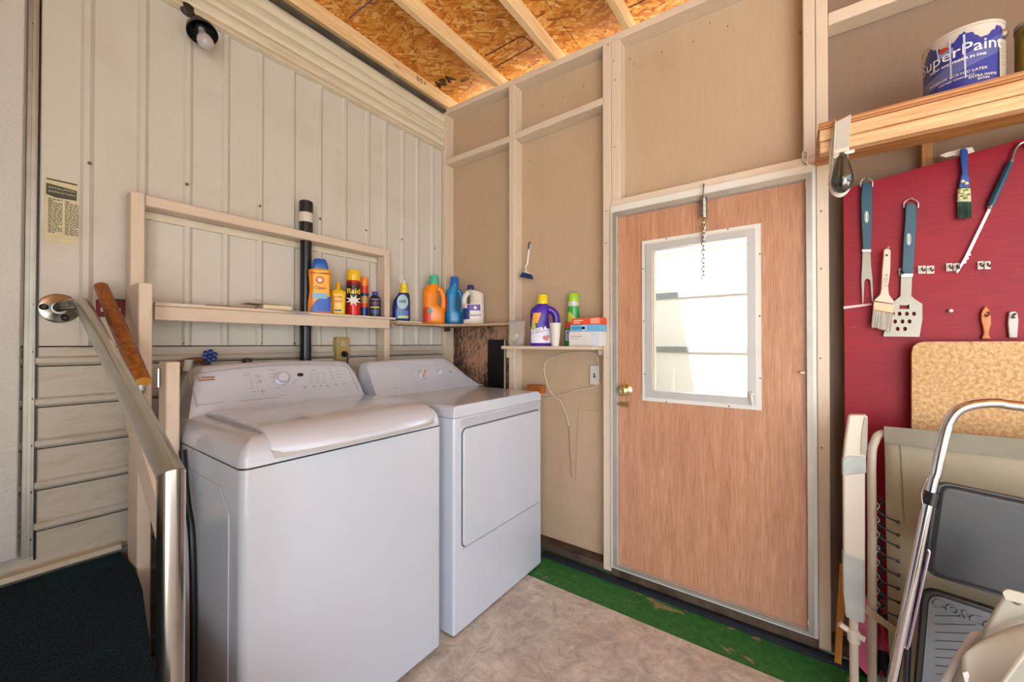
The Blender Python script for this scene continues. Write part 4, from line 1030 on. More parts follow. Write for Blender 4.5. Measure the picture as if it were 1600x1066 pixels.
obj('blue_stripe', patch(rx, ry, -rx*.5, rx*.45, h*.10, h*.15, .004, 3.5), plain('#2c3c78', .4), t, local=True)
# --- spray cans
def can(px, pyt, wpx, yy, name, label, body, capc, bands, texts, capf=.80, group=None):
    P, h, wd_ = place(px, pyt, axis_y=yy, z=SH1, wpx=wpx); r = wd_/2
    t = bottle(name, label, 'spray can', P, group)
    obj('body', lathe([(r*.92,.0008),(r*.98,.002),(r,.006),(r,h*(capf-.06)),(r*.97,h*(capf-.03)),(r*.80,h*capf)], 28), plain(body, .25, .2), t, smooth=True, local=True)
    obj('cap', lathe([(r*.96,h*(capf-.035)),(r*.98,h*(capf-.03)),(r*.95,h*.975),(r*.88,h)], 28), plain(capc, GL), t, smooth=True, local=True)
    for z0, z1, c in bands: obj('label_band', lathe([(r*1.012,h*z0),(r*1.012,h*z1)], 28, False), plain(c, .3), t, smooth=True, local=True)
    for s, z, size, c in texts: obj('lettering', lab(s, r*size, ellfront(r*1.05, r*1.04, .001), h*z, r*.03), plain(c, .3), t, local=True)
    return t, r, h
t, r, h = can(552.5, 423, 23, -.085, 'insect_spray', 'red spray can with yellow cap and black jagged label on the long shelf', '#c8201e', '#f0c01c', [(.30,.72,'#26201c'),(.64,.715,'#b43848')], [('Raid', .48, 1.05, '#f3d23a'), ])
obj('burst', prism([(r*1.1*math.cos(PI*2*i/16 )*(1 if i % 2 else .45), -r*1.06, h*.33 + r*.9*math.sin(PI*2*i/16)*(1 if i % 2 else .4)) for i in range(16)], (0,.0008,0)), plain('#e0dcd2', .4), t, local=True)
t, r, h = can(569, 434, 14, -.052, 'lubricant_can', 'slim orange-capped can with blue and orange bands right of the red spray can', '#24407c', '#f08a24', [(.60,.78,'#d8331f'),(.24,.34,'#e0461c'),(.34,.52,'#c79a48')], [])
# --- dark bottle at the end
P, h, wd_ = place(586, 456, axis_y=-.108, z=SH1, wpx=18.5); r = wd_/2
t = bottle('glue_bottle', 'short dark blue bottle with blue cap at the right end of the long shelf', 'bottle', P)
obj('body', lathe([(r*.9,.0008),(r,.004),(r,h*.66),(r*.92,h*.74),(r*.6,h*.83),(r*.42,h*.87)], 24), plain('#20263c', GL), t, smooth=True, local=True)
obj('cap', lathe([(r*.48,h*.86),(r*.5,h*.87),(r*.48,h*.98),(r*.42,h)], 20), plain('#2a44a8', GL), t, smooth=True, local=True)
for z0, z1, c in ((.46,.60,'#5c3c5c'),(.34,.40,'#c8c84a'),(.12,.28,'#41507c'),(.66,.70,'#8d93a5')): obj('label_band', patch(r*1.01, r*1.01, -r*.75, r*.75, h*z0, h*z1, .0006), plain(c, .35), t, local=True)
# --- stain spray bottle on the corner shelf
P, h, wd_ = place(627, 437, axis_y=-.085, z=CS+.0083, wpx=28); r = wd_/2; rx, ry = r, r*.5
t = bottle('stain_spray_bottle', 'blue spray bottle with yellow collar and clear nozzle on the corner shelf', 'bottle', P)
obj('body', loft([(.0008,rx*.92,ry*.9,3),(.005,rx,ry,3),(h*.35,rx,ry,3),(h*.50,rx*.93,ry,2.6,rx*.05),(h*.62,rx*.70,ry*.9,2.4,rx*.25),(h*.70,rx*.50,ry*.8,2.2,rx*.30)]), plain('#1c2f6a', GL), t, smooth=True, local=True)
obj('collar', xf(lathe([(rx*.50,h*.68),(rx*.52,h*.70),(rx*.48,h*.78),(rx*.36,h*.80),(rx*.40,h*.83),(rx*.33,h*.90)], 22), Matrix.Translation((rx*.28,0,0))), plain('#f0d218', GL), t, smooth=True, local=True)
obj('nozzle', xf(lathe([(rx*.20,h*.90),(rx*.22,h*.96),(rx*.14,h*1.0)], 16), Matrix.Translation((rx*.28,0,0))), plain('#d8d4cc', .2), t, smooth=True, local=True)
obj('trigger_shroud', loft([(h*.91,rx*.30,rx*.22,3,rx*.05),(h*1.03,rx*.40,rx*.22,3,rx*.0),(h*1.10,rx*.34,rx*.18,3,rx*.0)], 16), M['bag'], t, smooth=True, local=True)
obj('label_oval', disc(rx, ry, rx*.15, h*.46, rx*.62, .002, 3, 24, h*.17), plain('#9cc0cc', .3), t, local=True)
obj('label_lower', patch(rx, ry, -rx*.6, rx*.8, h*.06, h*.26, .0015, 3), plain('#3d62b0', .3), t, local=True)
obj('label_strip', patch(rx, ry, -rx*.35, rx*.8, h*.08, h*.13, .0025, 3), plain('#c3d45a', .3), t, local=True)
obj('lettering', lab('oxi', rx*.62, ellfront(rx, ry, .0035, 3), h*.44, .0008, cx=rx*.15), plain('#18181c', .4), t, local=True)
# --- handled jugs
def jug(px, pyt, wpx, pos, zs, name, label, body, capc, depth=.55, neck=.5, caph=(.86,1.0), handle='r', hole=(.30,.78), nx=0.0, shoulder=.80):
    P, h, wd_ = place(px, pyt, z=zs, wpx=wpx, **pos); r = wd_/2; rx, ry = r, r*depth
    t = bottle(name, label, 'bottle', P)
    hz0, hz1 = hole; s = 1 if handle == 'r' else -1
    # body narrows beside the grip; the grip itself is a tube that leaves an open hole
    bm_ = plain(body, GL)
    bx = rx*.68 if handle else rx
    cx = -s*rx*.32
    secs = [(.0008,rx*.93,ry*.93,3.2),(.006,rx,ry,3.2),(h*(hz0-.10),rx,ry,3.2),(h*(hz0-.02),rx*.99,ry,3.2,0),(h*(hz0+.02),rx*.80,ry,3.0,cx*.5),(h*(hz0+.07),bx,ry*.95,3.0,cx),
            (h*(hz1-.10),bx*.97,ry*.9,2.8,cx*1.0),(h*(hz1),bx*.95,ry*.82,2.6,cx*.95),(h*(hz1+.05)*1.0,rx*.62,ry*.72,2.4,cx*.45+nx*rx*.5),(h*(caph[0]-.015),rx*neck*.92,rx*neck*.85,2,nx*rx)]
    obj('body', loft(secs, 32), bm_, t, smooth=True, local=True)
    top = (s*rx*.20+nx*rx*.4, 0, h*(hz1+.035)); g = [top, (s*rx*.62, 0, h*(hz1-.02)), (s*rx*.84, 0, h*(hz1*.55+hz0*.45+.03)), (s*rx*.86, 0, h*(hz0+.05)), (s*rx*.80, 0, h*(hz0-.06))]
    P5 = smooth_path(g, 5); obj('handle', tube(P5, rx*.21, 12, flat=1.2), bm_, t, smooth=True, local=True)
    obj('cap', xf(lathe([(rx*neck*1.02,h*(caph[0]-.02)),(rx*neck*1.06,h*(caph[0]+.01)),(rx*neck,h*(caph[0]+.03)),(rx*neck*.97,h*.985),(rx*neck*.85,h)], 26), Matrix.Translation((nx*rx,0,0))), plain(capc, GL), t, smooth=True, local=True)
    return t, rx, ry, h
t, rx, ry, h = jug(678, 431, 34, dict(axis_y=-.085), CS+.0003, 'detergent_jug', 'orange detergent jug with mint green cap in the shelf corner', '#f58a10', '#4cc09a', .6, .46, (.84,1.0), 'r', (.34,.72))
obj('label_red', patch(rx, ry, -rx*.95, -rx*.25, h*.05, h*.34, .001, 3.2), plain('#d8452a', .35), t, local=True)
obj('label_green', disc(rx, ry, -rx*.35, h*.27, rx*.22, .002, 3.2), plain('#4a9c84', .35), t, local=True)
P0 = AZ(711, 504, CS)
t, rx, ry, h = jug(710, 433, 27, dict(axis_y=-.12), CS+.0003, 'detergent_jug', 'bright blue softener jug with blue cap, second jug in the shelf corner', '#1088c8', '#1a6fc0', .62, .50, (.84,1.0), 'r', (.26,.70))
obj('label_sliver', patch(rx, ry, -rx*.97, -rx*.80, h*.25, h*.60, .001, 3.2), plain('#c84a5a', .35), t, local=True)
t, rx, ry, h = jug(740, 446, 33, dict(x=-.0), CS+.0003, 'bleach_jug', 'white bleach jug with dark blue cap and purple label on the corner shelf', '#dcd6cc', '#2c2a6c', .7, .30, (.90,1.0), 'l', (.46,.80), -.30)
obj('label', patch(rx, ry, -rx*.98, rx*.96, h*.14, h*.50, .001, 3.2), plain('#e4dcd8', .35), t, local=True)
obj('label_purple', patch(rx, ry, -rx*.6, rx*.62, h*.34, h*.49, .002, 3.2), plain('#5a2a90', .35), t, local=True)
obj('label_blue', patch(rx, ry, -rx*.98, -rx*.35, h*.12, h*.40, .003, 3.2), plain('#223c78', .35), t, local=True)
obj('label_dot', disc(rx, ry, rx*.15, h*.41, rx*.14, .003, 3.2), plain('#e8dff0', .35), t, local=True)
obj('lettering', lab('BLEACH', rx*.26, ellfront(rx, ry, .003, 3.2), h*.20, .0004, cx=rx*.2), plain('#4a2a70', .4), t, local=True)
# --- small shelf
t, rx, ry, h = jug(850, 461, 44, dict(x=-.06), SS+.0003, 'detergent_jug', 'purple detergent jug with yellow cap on the small wall shelf', '#42209c', '#f0cf12', .5, .36, (.84,1.0), 'r', (.34,.70), -.10)
obj('label_white', patch(rx, ry, -rx*.92, rx*.80, h*.06, h*.34, .001, 3.2, shape=lambda v: (-rx*.92, rx*(.85-.5*v))), plain('#dcd8ea', .35), t, local=True)
obj('flower', join(disc(rx, ry, rx*.05, h*.16, rx*.15, .0025, 3.2), disc(rx, ry, rx*.25, h*.18, rx*.12, .0025, 3.2), disc(rx, ry, rx*.17, h*.13, rx*.12, .0026, 3.2)), plain('#cc3c30', .35), t, local=True)
obj('label_arch', patch(rx*.999, ry, -rx*.72, -rx*.20, h*.44, h*.64, .002, 3.0, shape=lambda v: (-rx*(.85-.1*v), -rx*(.45-.25*v))), plain('#eba022', .35), t, local=True)
obj('label_arch_foot', patch(rx*.999, ry, 0, 0, h*.33, h*.46, .002, 3.0, shape=lambda v: (-rx*(.88-.05*v), -rx*(.55+.1*v))), plain('#b8c83a', .35), t, local=True)
gx = lab('XTRA', rx*.40, ellfront(rx, ry, .0065, 3.2), h*.27, .0012, cx=-rx*.30)
obj('lettering', ([(a, b, c + (a+rx*.4)*.22) for a, b, c in gx[0]], gx[1]), plain('#efeef4', .35), t, local=True)
o = t
gx = lab('XTRA', rx*.40, ellfront(rx, ry, .0055, 3.2), h*.27, .0030, cx=-rx*.30)
obj('lettering_shadow', ([(a, b, c + (a+rx*.4)*.22) for a, b, c in gx[0]], gx[1]), plain('#18141e', .35), t, local=True)
# white cup
P, h, wd_ = place(867.5, 505, x=-.105, z=SS+.0002, wpx=19); r = wd_/2
t = bottle('paper_cup', 'plain white paper cup in front of the purple jug', 'cup', P)
obj('cup', lathe([(r*.62,0),(r*.64,.002),(r*.96,h*.97),(r,h),(r*.96,h),(r*.60,.006),(.001,.006)], 30, False), plain('#dcd4cc', .5), t, smooth=50, local=True)
obj('cup_base', lathe([(r*.62,.0002),(r*.62,.003)], 30), plain('#dcd4cc', .5), t, local=True)
# green bottle
P, h, wd_ = place(896, 459, x=.050, z=SS+.0002, wpx=27); r = wd_/2
t = bottle('stain_remover_bottle', 'green bottle with lime cap behind the stacked cartons on the small shelf', 'bottle', P)
obj('body', loft([(.0008,r*1.0,r*.6,3),(.006,r*1.08,r*.62,3),(h*.30,r*1.05,r*.62,3),(h*.45,r*.86,r*.6,2.8),(h*.56,r*.66,r*.56,2.4),(h*.70,r*.70,r*.6,2.2),(h*.76,r*.64,r*.58,2)]), plain('#3aa23c', GL), t, smooth=True, local=True)
obj('cap', lathe([(r*.62,h*.84),(r*.64,h*.86),(r*.58,h*.97),(r*.50,h)], 24), plain('#9ad62c', GL), t, smooth=True, local=True)
obj('neck_band', lathe([(r*.64,h*.755),(r*.66,h*.76),(r*.66,h*.84),(r*.62,h*.845)], 24), plain('#d4ccc8', .35), t, smooth=True, local=True)
obj('label_yellow', patch(r*.8, r*.6, 0, 0, h*.45, h*.64, .006, 2.4, shape=lambda v: (-r*(.7-.1*v), r*(.45-.75*v))), plain('#c6d22a', .35), t, local=True)
obj('label_red', patch(r*1.05, r*.62, -r*.95, r*.4, h*.34, h*.46, .003, 3), plain('#d8402c', .35), t, local=True)
obj('label_lower', patch(r*1.06, r*.62, -r*.95, r*.6, h*.10, h*.30, .003, 3), plain('#b8c4d0', .35), t, local=True)
obj('lettering', lab('wash', r*.34, ellfront(r*1.05, r*.62, .005, 3), h*.24, .0005, cx=-r*.45), plain('#2c3270', .4), t, local=True)
# cartons
def carton(x0p, x1p, zb, zt_, xf_, xb, name, label, c, extra, ya=None):
    a = AX(x0p, 520, xf_).y; b = AX(x1p, 520, xf_).y
    t = thing(name, ((xf_+xb)/2, (a+b)/2, zb), label, 'box', 'cartons stacked on the small shelf')
    bx_ = obj('carton', box(xf_, xb, b, a, zb+.0002, zt_), plain(c, .5), t, bevel=.0012, seg=1)
    for nm, f0, f1, z0, z1, c2 in extra:
        obj(nm, box(xf_-.0006, xf_-.0001, a+(b-a)*f1, a+(b-a)*f0, zb+(zt_-zb)*z0, zb+(zt_-zb)*z1), plain(c2, .5), t)
    return a, b
xz = -.095
za = SS+.0002; z1_ = AX(910,518,xz).z; z2_ = AX(910,507.5,xz).z; z3_ = AX(910,497,xz).z
a, b = carton(889, 937.5, za, z1_, xz, -.005, 'wipes_carton', 'white carton with an orange line drawing, lowest of the stack on the small shelf', '#dcdad6', (('print', .06, .42, .62, .70, '#d8a890'), ('print', .06, .30, .48, .53, '#a8b8c8'), ('bare_end', .74, .99, .03, .97, '#cdd6e2')))
a, b = carton(891, 938, z1_+.0006, z2_, xz, -.010, 'dryer_sheet_box', 'flat light blue box, middle of the stack on the small shelf', '#6cb4dc', (('print', .06, .50, .30, .70, '#3f92c8'), ('label', .40, .56, .1, .9, '#b4d4e6')))
a, b = carton(893, 938, z2_+.0006, z3_, xz, -.008, 'orange_box', 'flat orange-red box lying on top of the stack on the small shelf', '#e8542c', (('print', .08, .40, .55, .70, '#f4e0d0'), ('print', .08, .30, .25, .38, '#f4e0d0'), ('bare_end', .66, .98, .1, .9, '#f0a48c')))
# zip bag of pegs
p = AX(804, 520, -.09)
t = thing('zip_bag', (-.07, p.y, SS), 'clear zip bag holding brown scraps slumped at the left end of the small shelf', 'bag')
ya, yb = AX(793,520,-.09).y, AX(818,520,-.09).y; zt = AX(804,501,-.09).z
secs = [(.0006,.030,.052,2.4),(.02,.036,.060,2.4),(.05,.030,.062,2.4),(.08,.016,.064,2.2,.004),(zt-SS-.004,.005,.066,2,.008),(zt-SS,.003,.064,2,.008)]
hb = abs(ya-yb)/2
g = loft([(z, rx_, hb*ry_/.066, e, *(r_ if r_ else ())) for z, rx_, ry_, e, *r_ in secs], 24)
rnd = random.Random(9); g = [(x + rnd.uniform(-.003,.003), y + rnd.uniform(-.003,.003), z) for x, y, z in g[0]], g[1]
obj('film', g, M['bag'], t, smooth=True, local=True)
obj('zip_strip', box(.003,.010,-hb*.98,hb*.98,zt-SS-.006,zt-SS-.001), plain('#4e92b8', .3), t, local=True)
obj('tag', xf(box(-.001,.001,-.012,.012,-.022,.022), Matrix.Translation((-.022,-.012,.055)) @ Matrix.Rotation(.6,4,'X')), plain('#d8d4ce', .6), t, local=True)
for i in range(9):
    s = rnd.uniform(.008,.016)
    obj('scrap', xf(box(-s,s,-s*.6,s*.6,-.004,.004), Matrix.Translation((rnd.uniform(-.012,.010), rnd.uniform(-.028,.028), .012+.004*i*.9)) @ Matrix.Rotation(rnd.uniform(0,3),4,'Z') @ Matrix.Rotation(rnd.uniform(-.5,.5),4,'X')), plain(('#9a5a34','#c8b49a','#b06a3c')[i % 3], .6), t, local=True)
# book and papers on the long shelf
q = AY(405,476,-.09); 
t = thing('notepad', (q.x,-.09,SH1), 'worn yellowed booklet lying on the long shelf left of the black pipe', 'book')
x0, x1 = AY(384,475,-.10).x, AY(452,475,-.10).x
obj('pages', box(x0+.06,x1-.003,-.135,-.045,SH1+.004,SH1+.024), plain('#e2d2b2', .8, 0, .15), t, bevel=.003)
obj('cover', box(x0,x1-.05,-.140,-.040,SH1+.0245,SH1+.027), plain('#b5a36a', .7, 0, .2), t)
obj('back_cover', box(x0+.03,x1,-.141,-.040,SH1+.001,SH1+.0038), plain('#c9ab72', .7, 0, .2), t)
t = thing('folded_leaflet', (AY(450,485,-.15).x,-.14,SH1), 'pale blue-grey leaflet overhanging the front edge of the long shelf', 'paper')
xa, xb = AY(408,480,-.15).x, AY(484,487,-.15).x
obj('sheet', ([(xa,-.142,SH1+.0008),(xb-.03,-.142,SH1+.0008),(xb,-.166,SH1-.008),(xb-.03,-.172,SH1-.012),(xa+.06,-.160,SH1-.002)], [(0,1,2,3,4)]), plain('#aeb9c8', .5), t, solid=.001)
t = thing('brown_board_scrap', (AY(365,474,-.08).x,-.07,SH1), 'thin brown scrap lying flat on the left half of the long shelf', 'scrap')
xa, xb = AY(322,474,-.08).x, AY(383,475,-.08).x
obj('strip', box(xa,xb,-.10,-.03,SH1+.0003,SH1+.008), plain('#a87a2c', .7, 0, .3), t)
# dish brush hanging on the panel between studs
p0, p1, p2 = AX(828,380,.07), AX(824,412,.07), AX(825,428,.06)
t = thing('dish_brush', p2, 'white dish brush with dark blue bristles hanging between the studs', 'brush')
obj('handle', tube([p0, p0.lerp(p1,.5)+Vector((-.002,0,0)), p1, p1+Vector((-.004,.012,-.022)), p2+Vector((-.002,.008,.010))], .0088, 10, 4, flat=.7), plain('#e2dcd4', .35), t, smooth=True)
obj('grip_tip', tube([p0+Vector((-.0045,0,.002)), p0.lerp(p1,.33)+Vector((-.0045,0,0))], .0062, 8), plain('#233a6a', .4), t, smooth=True)
rnd = random.Random(2); gs = []
for i in range(150):
    u, v = rnd.uniform(-.032,.032), rnd.uniform(-.016,.016)
    b0 = p2 + Vector((v*.6-.006, u, .004 + u*.35)); gs.append(tube([b0, b0 + Vector((-.010+v, u*.35, -.034))], .0018, 4))
o = obj('bristles', join(*gs), plain('#1f3a6c', .5), t); o['kind'] = 'stuff'
obj('head', tube([p2+Vector((-.004,.028,.014)), p2+Vector((-.004,0,.004)), p2+Vector((-.004,-.030,-.008))], .0125, 10, 4, flat=.6), plain('#e2dcd4', .35), t, smooth=True)
obj('nail', xf(lathe([(.002,0),(.002,.03)], 6), Matrix.Translation(p0+Vector((.022,0,.006))) @ Matrix.Rotation(-PI/2,4,'Y')), M['screw'], t)
# wire loop hook above the header right end
p = AX(1258, 240, -.004)
t = thing('wire_loop', p, 'bent white wire loop hooked over the right end of the door header', 'hook')
obj('wire', tube([AX(1256,268,-.012),AX(1262,258,-.014),AX(1255,250,-.010),AX(1254,240,-.008),AX(1259,236,-.008),AX(1262,241,-.010),AX(1261,256,-.014),AX(1268,268,-.010)], .0026, 7, 4), plain('#ddd5cc', .4), t, smooth=True)

# ================================================================== right hand shelf with paint cans and lamp
bx = -.345
y0 = AX(1280,215,bx).y; zt_ = (AX(1281,192,bx).z + AX(1600,112,bx).z)/2; zb_ = (AX(1281,238,bx).z+AX(1600,170,bx).z)/2
t = thing('lumber_shelf', (-.17, y0-.8, zb_), 'raw pine shelf carrying paint cans above the red board', 'shelf')
obj('front_board', box(bx,bx+.036,-4.2,y0,zb_+.040,zt_-.0225), M['pine_y'], t, bevel=.004)
obj('lower_board', box(bx+.003,bx+.042,-4.2,y0-.001,zb_,zb_+.0395), M['pine_y'], t, bevel=.005)
for k, cc in enumerate(('#c88a50','#8a5430','#d8a066','#8f5a34')):
    obj('plywood_ply', box(bx-.002,-.002,-4.2,y0+.002,zt_-.0222+k*.0055,zt_-.0222+(k+1)*.0055-.0002), wood('ply_layer_%d' % k, cc, '#a06a3c', 'y', .6), t)
obj('support', box(-.001,.04,AX(1459,225,.0).y,AX(1443,225,.0).y,.4,zb_+.03) if False else box(.045,PX_-.002,AX(1458,225,.04).y,AX(1441,225,.04).y,1.2,zb_+.14), M['pine_dark'], wr)
ZP = zt_
# paint can
pc = AX(1503, 90, -.235); r = 129*mpp(pc)/2; hcan = r*2*1.14
t = thing('paint_can', (pc.x, pc.y, ZP), 'blue labelled paint can streaked with white drips on the pine shelf', 'paint can', rz=face_cam(pc))
obj('body', lathe([(r*.97,.0003),(r,.003),(r,hcan*.96),(r*.985,hcan*.965)], 48), plain('#26358c', .35, 0, .08), t, smooth=True, local=True)
obj('rim', lathe([(r*1.0,hcan*.955),(r*1.03,hcan*.96),(r*1.03,hcan*.995),(r*1.0,hcan),(r*.93,hcan*.985),(r*.93,hcan*.955)], 48), plain('#d8d0c4', .4, .2, .2), t, smooth=True, local=True)
rnd = random.Random(4)
V, F = [], []; n = 60
for i in range(n+1):
    a = PI + PI*i/n; dr_ = hcan*(.10 + .07*math.sin(i*.35) + rnd.uniform(0,.05)); q = r*1.004
    V += [(q*math.cos(a), q*math.sin(a), hcan*.955), (q*math.cos(a), q*math.sin(a), hcan*.955-dr_)]
for i in range(n): F.append((2*i, 2*i+1, 2*i+3, 2*i+2))
obj('paint_smear', (V, F), plain('#cfc5ba', .5, 0, .2), t, local=True)
def canw(x, z, off=.0012):   # arc length x to point on the can
    a = -PI/2 + x/r; return ((r+off)*math.cos(a), (r+off)*math.sin(a), z)
def onc(g, cx, z, off=.0014): return [canw(cx+x, z+y, off) for x, y, _ in g[0]], g[1]
obj('lettering', onc(text_geo('SuperPaint', r*.55, .0003, 0, 'CENTER'), -r*.12, hcan*.56, .0024), plain('#e6e2e6', .4), t, local=True)
obj('lettering', onc(text_geo('PAINT AND PRIMER IN ONE', r*.115, .0004, 0, 'CENTER'), -r*.15, hcan*.47, .0024), plain('#d6d4e0', .4), t, local=True)
obj('lettering', onc(text_geo('INTERIOR ACRYLIC LATEX', r*.125, .0003, 0, 'CENTER'), -r*.15, hcan*.25, .0024), plain('#c6c2b4', .4), t, local=True)
obj('lettering', onc(text_geo('LIFETIME WARRANTY', r*.09, .0002, 0, 'CENTER'), -r*.15, hcan*.19, .0024), plain('#c6c2b4', .4), t, local=True)
obj('lettering', onc(text_geo('EXTRA WHITE\nSATIN', r*.11, .0003, 0, 'CENTER'), r*.50, hcan*.15, .0024), plain('#c6c2b4', .4), t, local=True)
gs = []
for k in range(9):
    pts_ = [(-r*1.25 + r*2.2*s/14, hcan*(.20 + .018*k + (.30+.012*k)*(s/14)**1.5)) for s in range(15)]
    for s in range(14):
        (xa, za_), (xb_, zb2) = pts_[s], pts_[s+1]
        gs.append(([canw(xa, za_, .0018), canw(xb_, zb2, .0018), canw(xb_, zb2+.0012, .0018), canw(xa, za_+.0012, .0018)], [(0,1,2,3)]))
obj('curved_lines', join(*gs), plain('#9aa0c4', .4), t, local=True)
obj('side_label', ([canw(r*(.98+.42*i/6), hcan*z, .0022) for z in (.02,.70) for i in range(7)], [(i, i+1, i+8, i+7) for i in range(6)]), plain('#b5a894', .6, 0, .1), t, local=True)
gs = []
for i, z in enumerate((.62,.58,.54,.50,.44,.40,.34,.30)): gs.append(([canw(r*1.03, hcan*z, .003), canw(r*(1.30-.05*(i%2)), hcan*z, .003), canw(r*(1.30-.05*(i%2)), hcan*z+.002, .003), canw(r*1.03, hcan*z+.002, .003)], [(0,1,2,3)]))
o = obj('small_print', join(*gs), plain('#8a7f6e', .6), t, local=True)
obj('emblem', ([canw(-r*.45+r*.13*math.cos(2*PI*i/16), hcan*.75+r*.10*math.sin(2*PI*i/16), .002) for i in range(16)], [tuple(range(16))]), plain('#b83a3c', .5), t, local=True)
obj('emblem_lower', ([canw(-r*.40+x_, hcan*.69+z_, .0022) for x_, z_ in ((-r*.2,-.008),(r*.2,-.008),(r*.2,.008),(-r*.2,.008))], [(0,1,2,3)]), plain('#7f9ccc', .5), t, local=True)
for x_, l_ in ((-.28,.62),(.05,.68),(-.62,.2)):
    w2 = .0022; obj('paint_drip', ([canw(r*x_-w2, hcan*.86, .0030), canw(r*x_+w2, hcan*.86, .0030), canw(r*(x_+.03)+w2*.7, hcan*(.86-l_), .0030), canw(r*(x_+.03)-w2*.7, hcan*(.86-l_), .0030)], [(3,2,1,0)]), plain('#b9c4dc', .4), t, local=True)
a = -PI/2 + 1.28
obj('bail_ear', xf(lathe([(.013,0),(.012,.004),(.006,.008),(.002,.009)], 18), Matrix.Translation((r*math.cos(a), r*math.sin(a), hcan*.80)) @ Vector((math.cos(a), math.sin(a), 0)).to_track_quat('Z','Y').to_matrix().to_4x4()), plain('#c9c6bc', .3, .9), t, smooth=True, local=True)
# yellow can at the frame edge
pc = AX(1618, 70, -.235); r2 = .072
t = thing('paint_can', (pc.x, pc.y-.035, ZP), 'old yellow can with a pale lid at the right picture edge on the pine shelf', 'paint can')
obj('body', mv(lathe([(r2*.97,.0003),(r2,.004),(r2,.165),(r2*.96,.168)], 36), pc.x, pc.y-.035, ZP), plain('#b09a2c', .4, 0, .3), t, smooth=True)
obj('lid', mv(lathe([(r2*.9,.168),(r2*1.02,.170),(r2*1.02,.182),(r2*.6,.196),(r2*.3,.198)], 36), pc.x, pc.y-.035, ZP), plain('#b5b0a0', .4, .2, .2), t, smooth=True)
ve = (AX(1590, 55, -.25) )
obj('dark_clasp', box(pc.x-.05,pc.x-.035,pc.y+.022,pc.y+.034,ZP+.135,ZP+.152), M['black'], t, bevel=.003)
# lamp clamped on the shelf front
xl = bx-.004
t = thing('clamp_lamp', AX(1313, 300, xl), 'grey glass bulb in a white metal bracket hanging from the pine shelf front', 'lamp')
A_ = [AX(*q, xl-.028) for q in ((1306,191),(1330,178),(1327,231),(1304,238))]
obj('bracket_front', prism([tuple(v) for v in A_], (.004,0,0)), plain('#b9b0a6', .45, 0, .05), t, bevel=.001, seg=1)
Bk = [AX(*q, xl-.002) for q in ((1305,184),(1306,186),(1303,238),(1300,295),(1294,292),(1297,230))]
sidep = [A_[0], AX(1304,187,xl-.001), AX(1297,232,xl-.001), AX(1294,290,xl-.001), AX(1299,282,xl-.020), AX(1303,240,xl-.028)]
obj('bracket_side', ([tuple(v) for v in sidep], [tuple(range(6))]), plain('#dcd6ca', .4), t, solid=.002)
obj('lamp_holder', join(hexa([tuple(AX(1304,244,xl-.030)), tuple(AX(1327,238,xl-.030)), tuple(AX(1327,238,xl-.002)), tuple(AX(1304,244,xl-.002))], [tuple(AX(1304,235,xl-.030)), tuple(AX(1327,229,xl-.030)), tuple(AX(1327,229,xl-.002)), tuple(AX(1304,235,xl-.002))]),
    tube([AX(1303,246,xl-.034), AX(1318,240,xl-.040), AX(1334,236,xl-.034)], .006, 10, 4)), plain('#d8d0c2', .4), t, smooth=True)
bc = AX(1316, 278, xl-.034); top_ = AX(1318,240,xl-.030); rr = 18*mpp(bc)
hb_ = top_.z - AX(1316,301,xl-.034).z
obj('bulb', mv(lathe([(rr*.42,hb_),(rr*.50,hb_*.85),(rr*.78,hb_*.60),(rr*.97,hb_*.38),(rr*.96,hb_*.24),(rr*.72,hb_*.09),(rr*.3,hb_*.01),(.001,0)], 30), bc.x, bc.y, top_.z-hb_), M['bulb_smoke'], t, smooth=True)
obj('filament_stem', mv(lathe([(.004,hb_*.9),(.0065,hb_*.5),(.005,hb_*.2),(.002,hb_*.16)], 12), bc.x, bc.y, top_.z-hb_), plain('#5a3340', .3), t, smooth=True)
oc = AX(1313, 279, xl-.001)
obj('oval_plate', ([(xl-.0005, oc.y + rr*1.08*math.cos(2*PI*i/32), oc.z - .006 + hb_*.44*math.sin(2*PI*i/32)) for i in range(32)], [tuple(range(32))]), plain('#e0d8cc', .4), t, solid=.006)
obj('clip_bar', box(xl, bx+.003, AX(1318,200,xl).y-.006, AX(1318,200,xl).y+.006, zb_-.045, zt_-.01) if False else box(xl-.0015, xl+.0038, AX(1325,200,xl).y, AX(1303,200,xl).y, zb_-.060, zt_-.03), plain('#cfc6b8', .45), t)

# ================================================================== red board and the things hung on it
xr = -.018
rp = [AX(1318,296,xr), AX(1600,216,xr)]
sl = (rp[1].z-rp[0].z)/(rp[1].y-rp[0].y); yR = -2.93
t = thing('red_board', (-.009, (rp[0].y+yR)/2, .30), 'scuffed red plywood tool board leaning flat on the stud wall', 'board')
obj('panel', prism([(xr,rp[0].y,.30),(xr,yR,.30),(xr,yR,rp[0].z+sl*(yR-rp[0].y)),(xr,rp[0].y,rp[0].z)], (.014,0,0)), M['red'], t)
def smear(pts, off=.0006): return ([tuple(AX(x, y, xr-off)) for x, y in pts], [tuple(range(len(pts)))])
obj('white_smear', smear([(1468,243),(1480,238),(1500,233),(1519,230),(1523,237),(1505,243),(1490,243),(1478,246)]), plain('#ddd0cc', .6), t)
obj('white_smear', smear([(1318,479),(1362,474),(1362,477),(1318,483)]), plain('#ddc8c4', .6), t)
HR = plain('#1c4a5c', .4, 0, .05); SS_ = plain('#9c9a96', .3, 0.9, .05); SSf = plain('#8f897c', .4, 0.7, .06)
def flat(pts, x, th, m, name, parent, bevel=0): return obj(name, prism([tuple(AX(a, b, x)) for a, b in pts], (th,0,0)), m, parent, bevel=bevel)
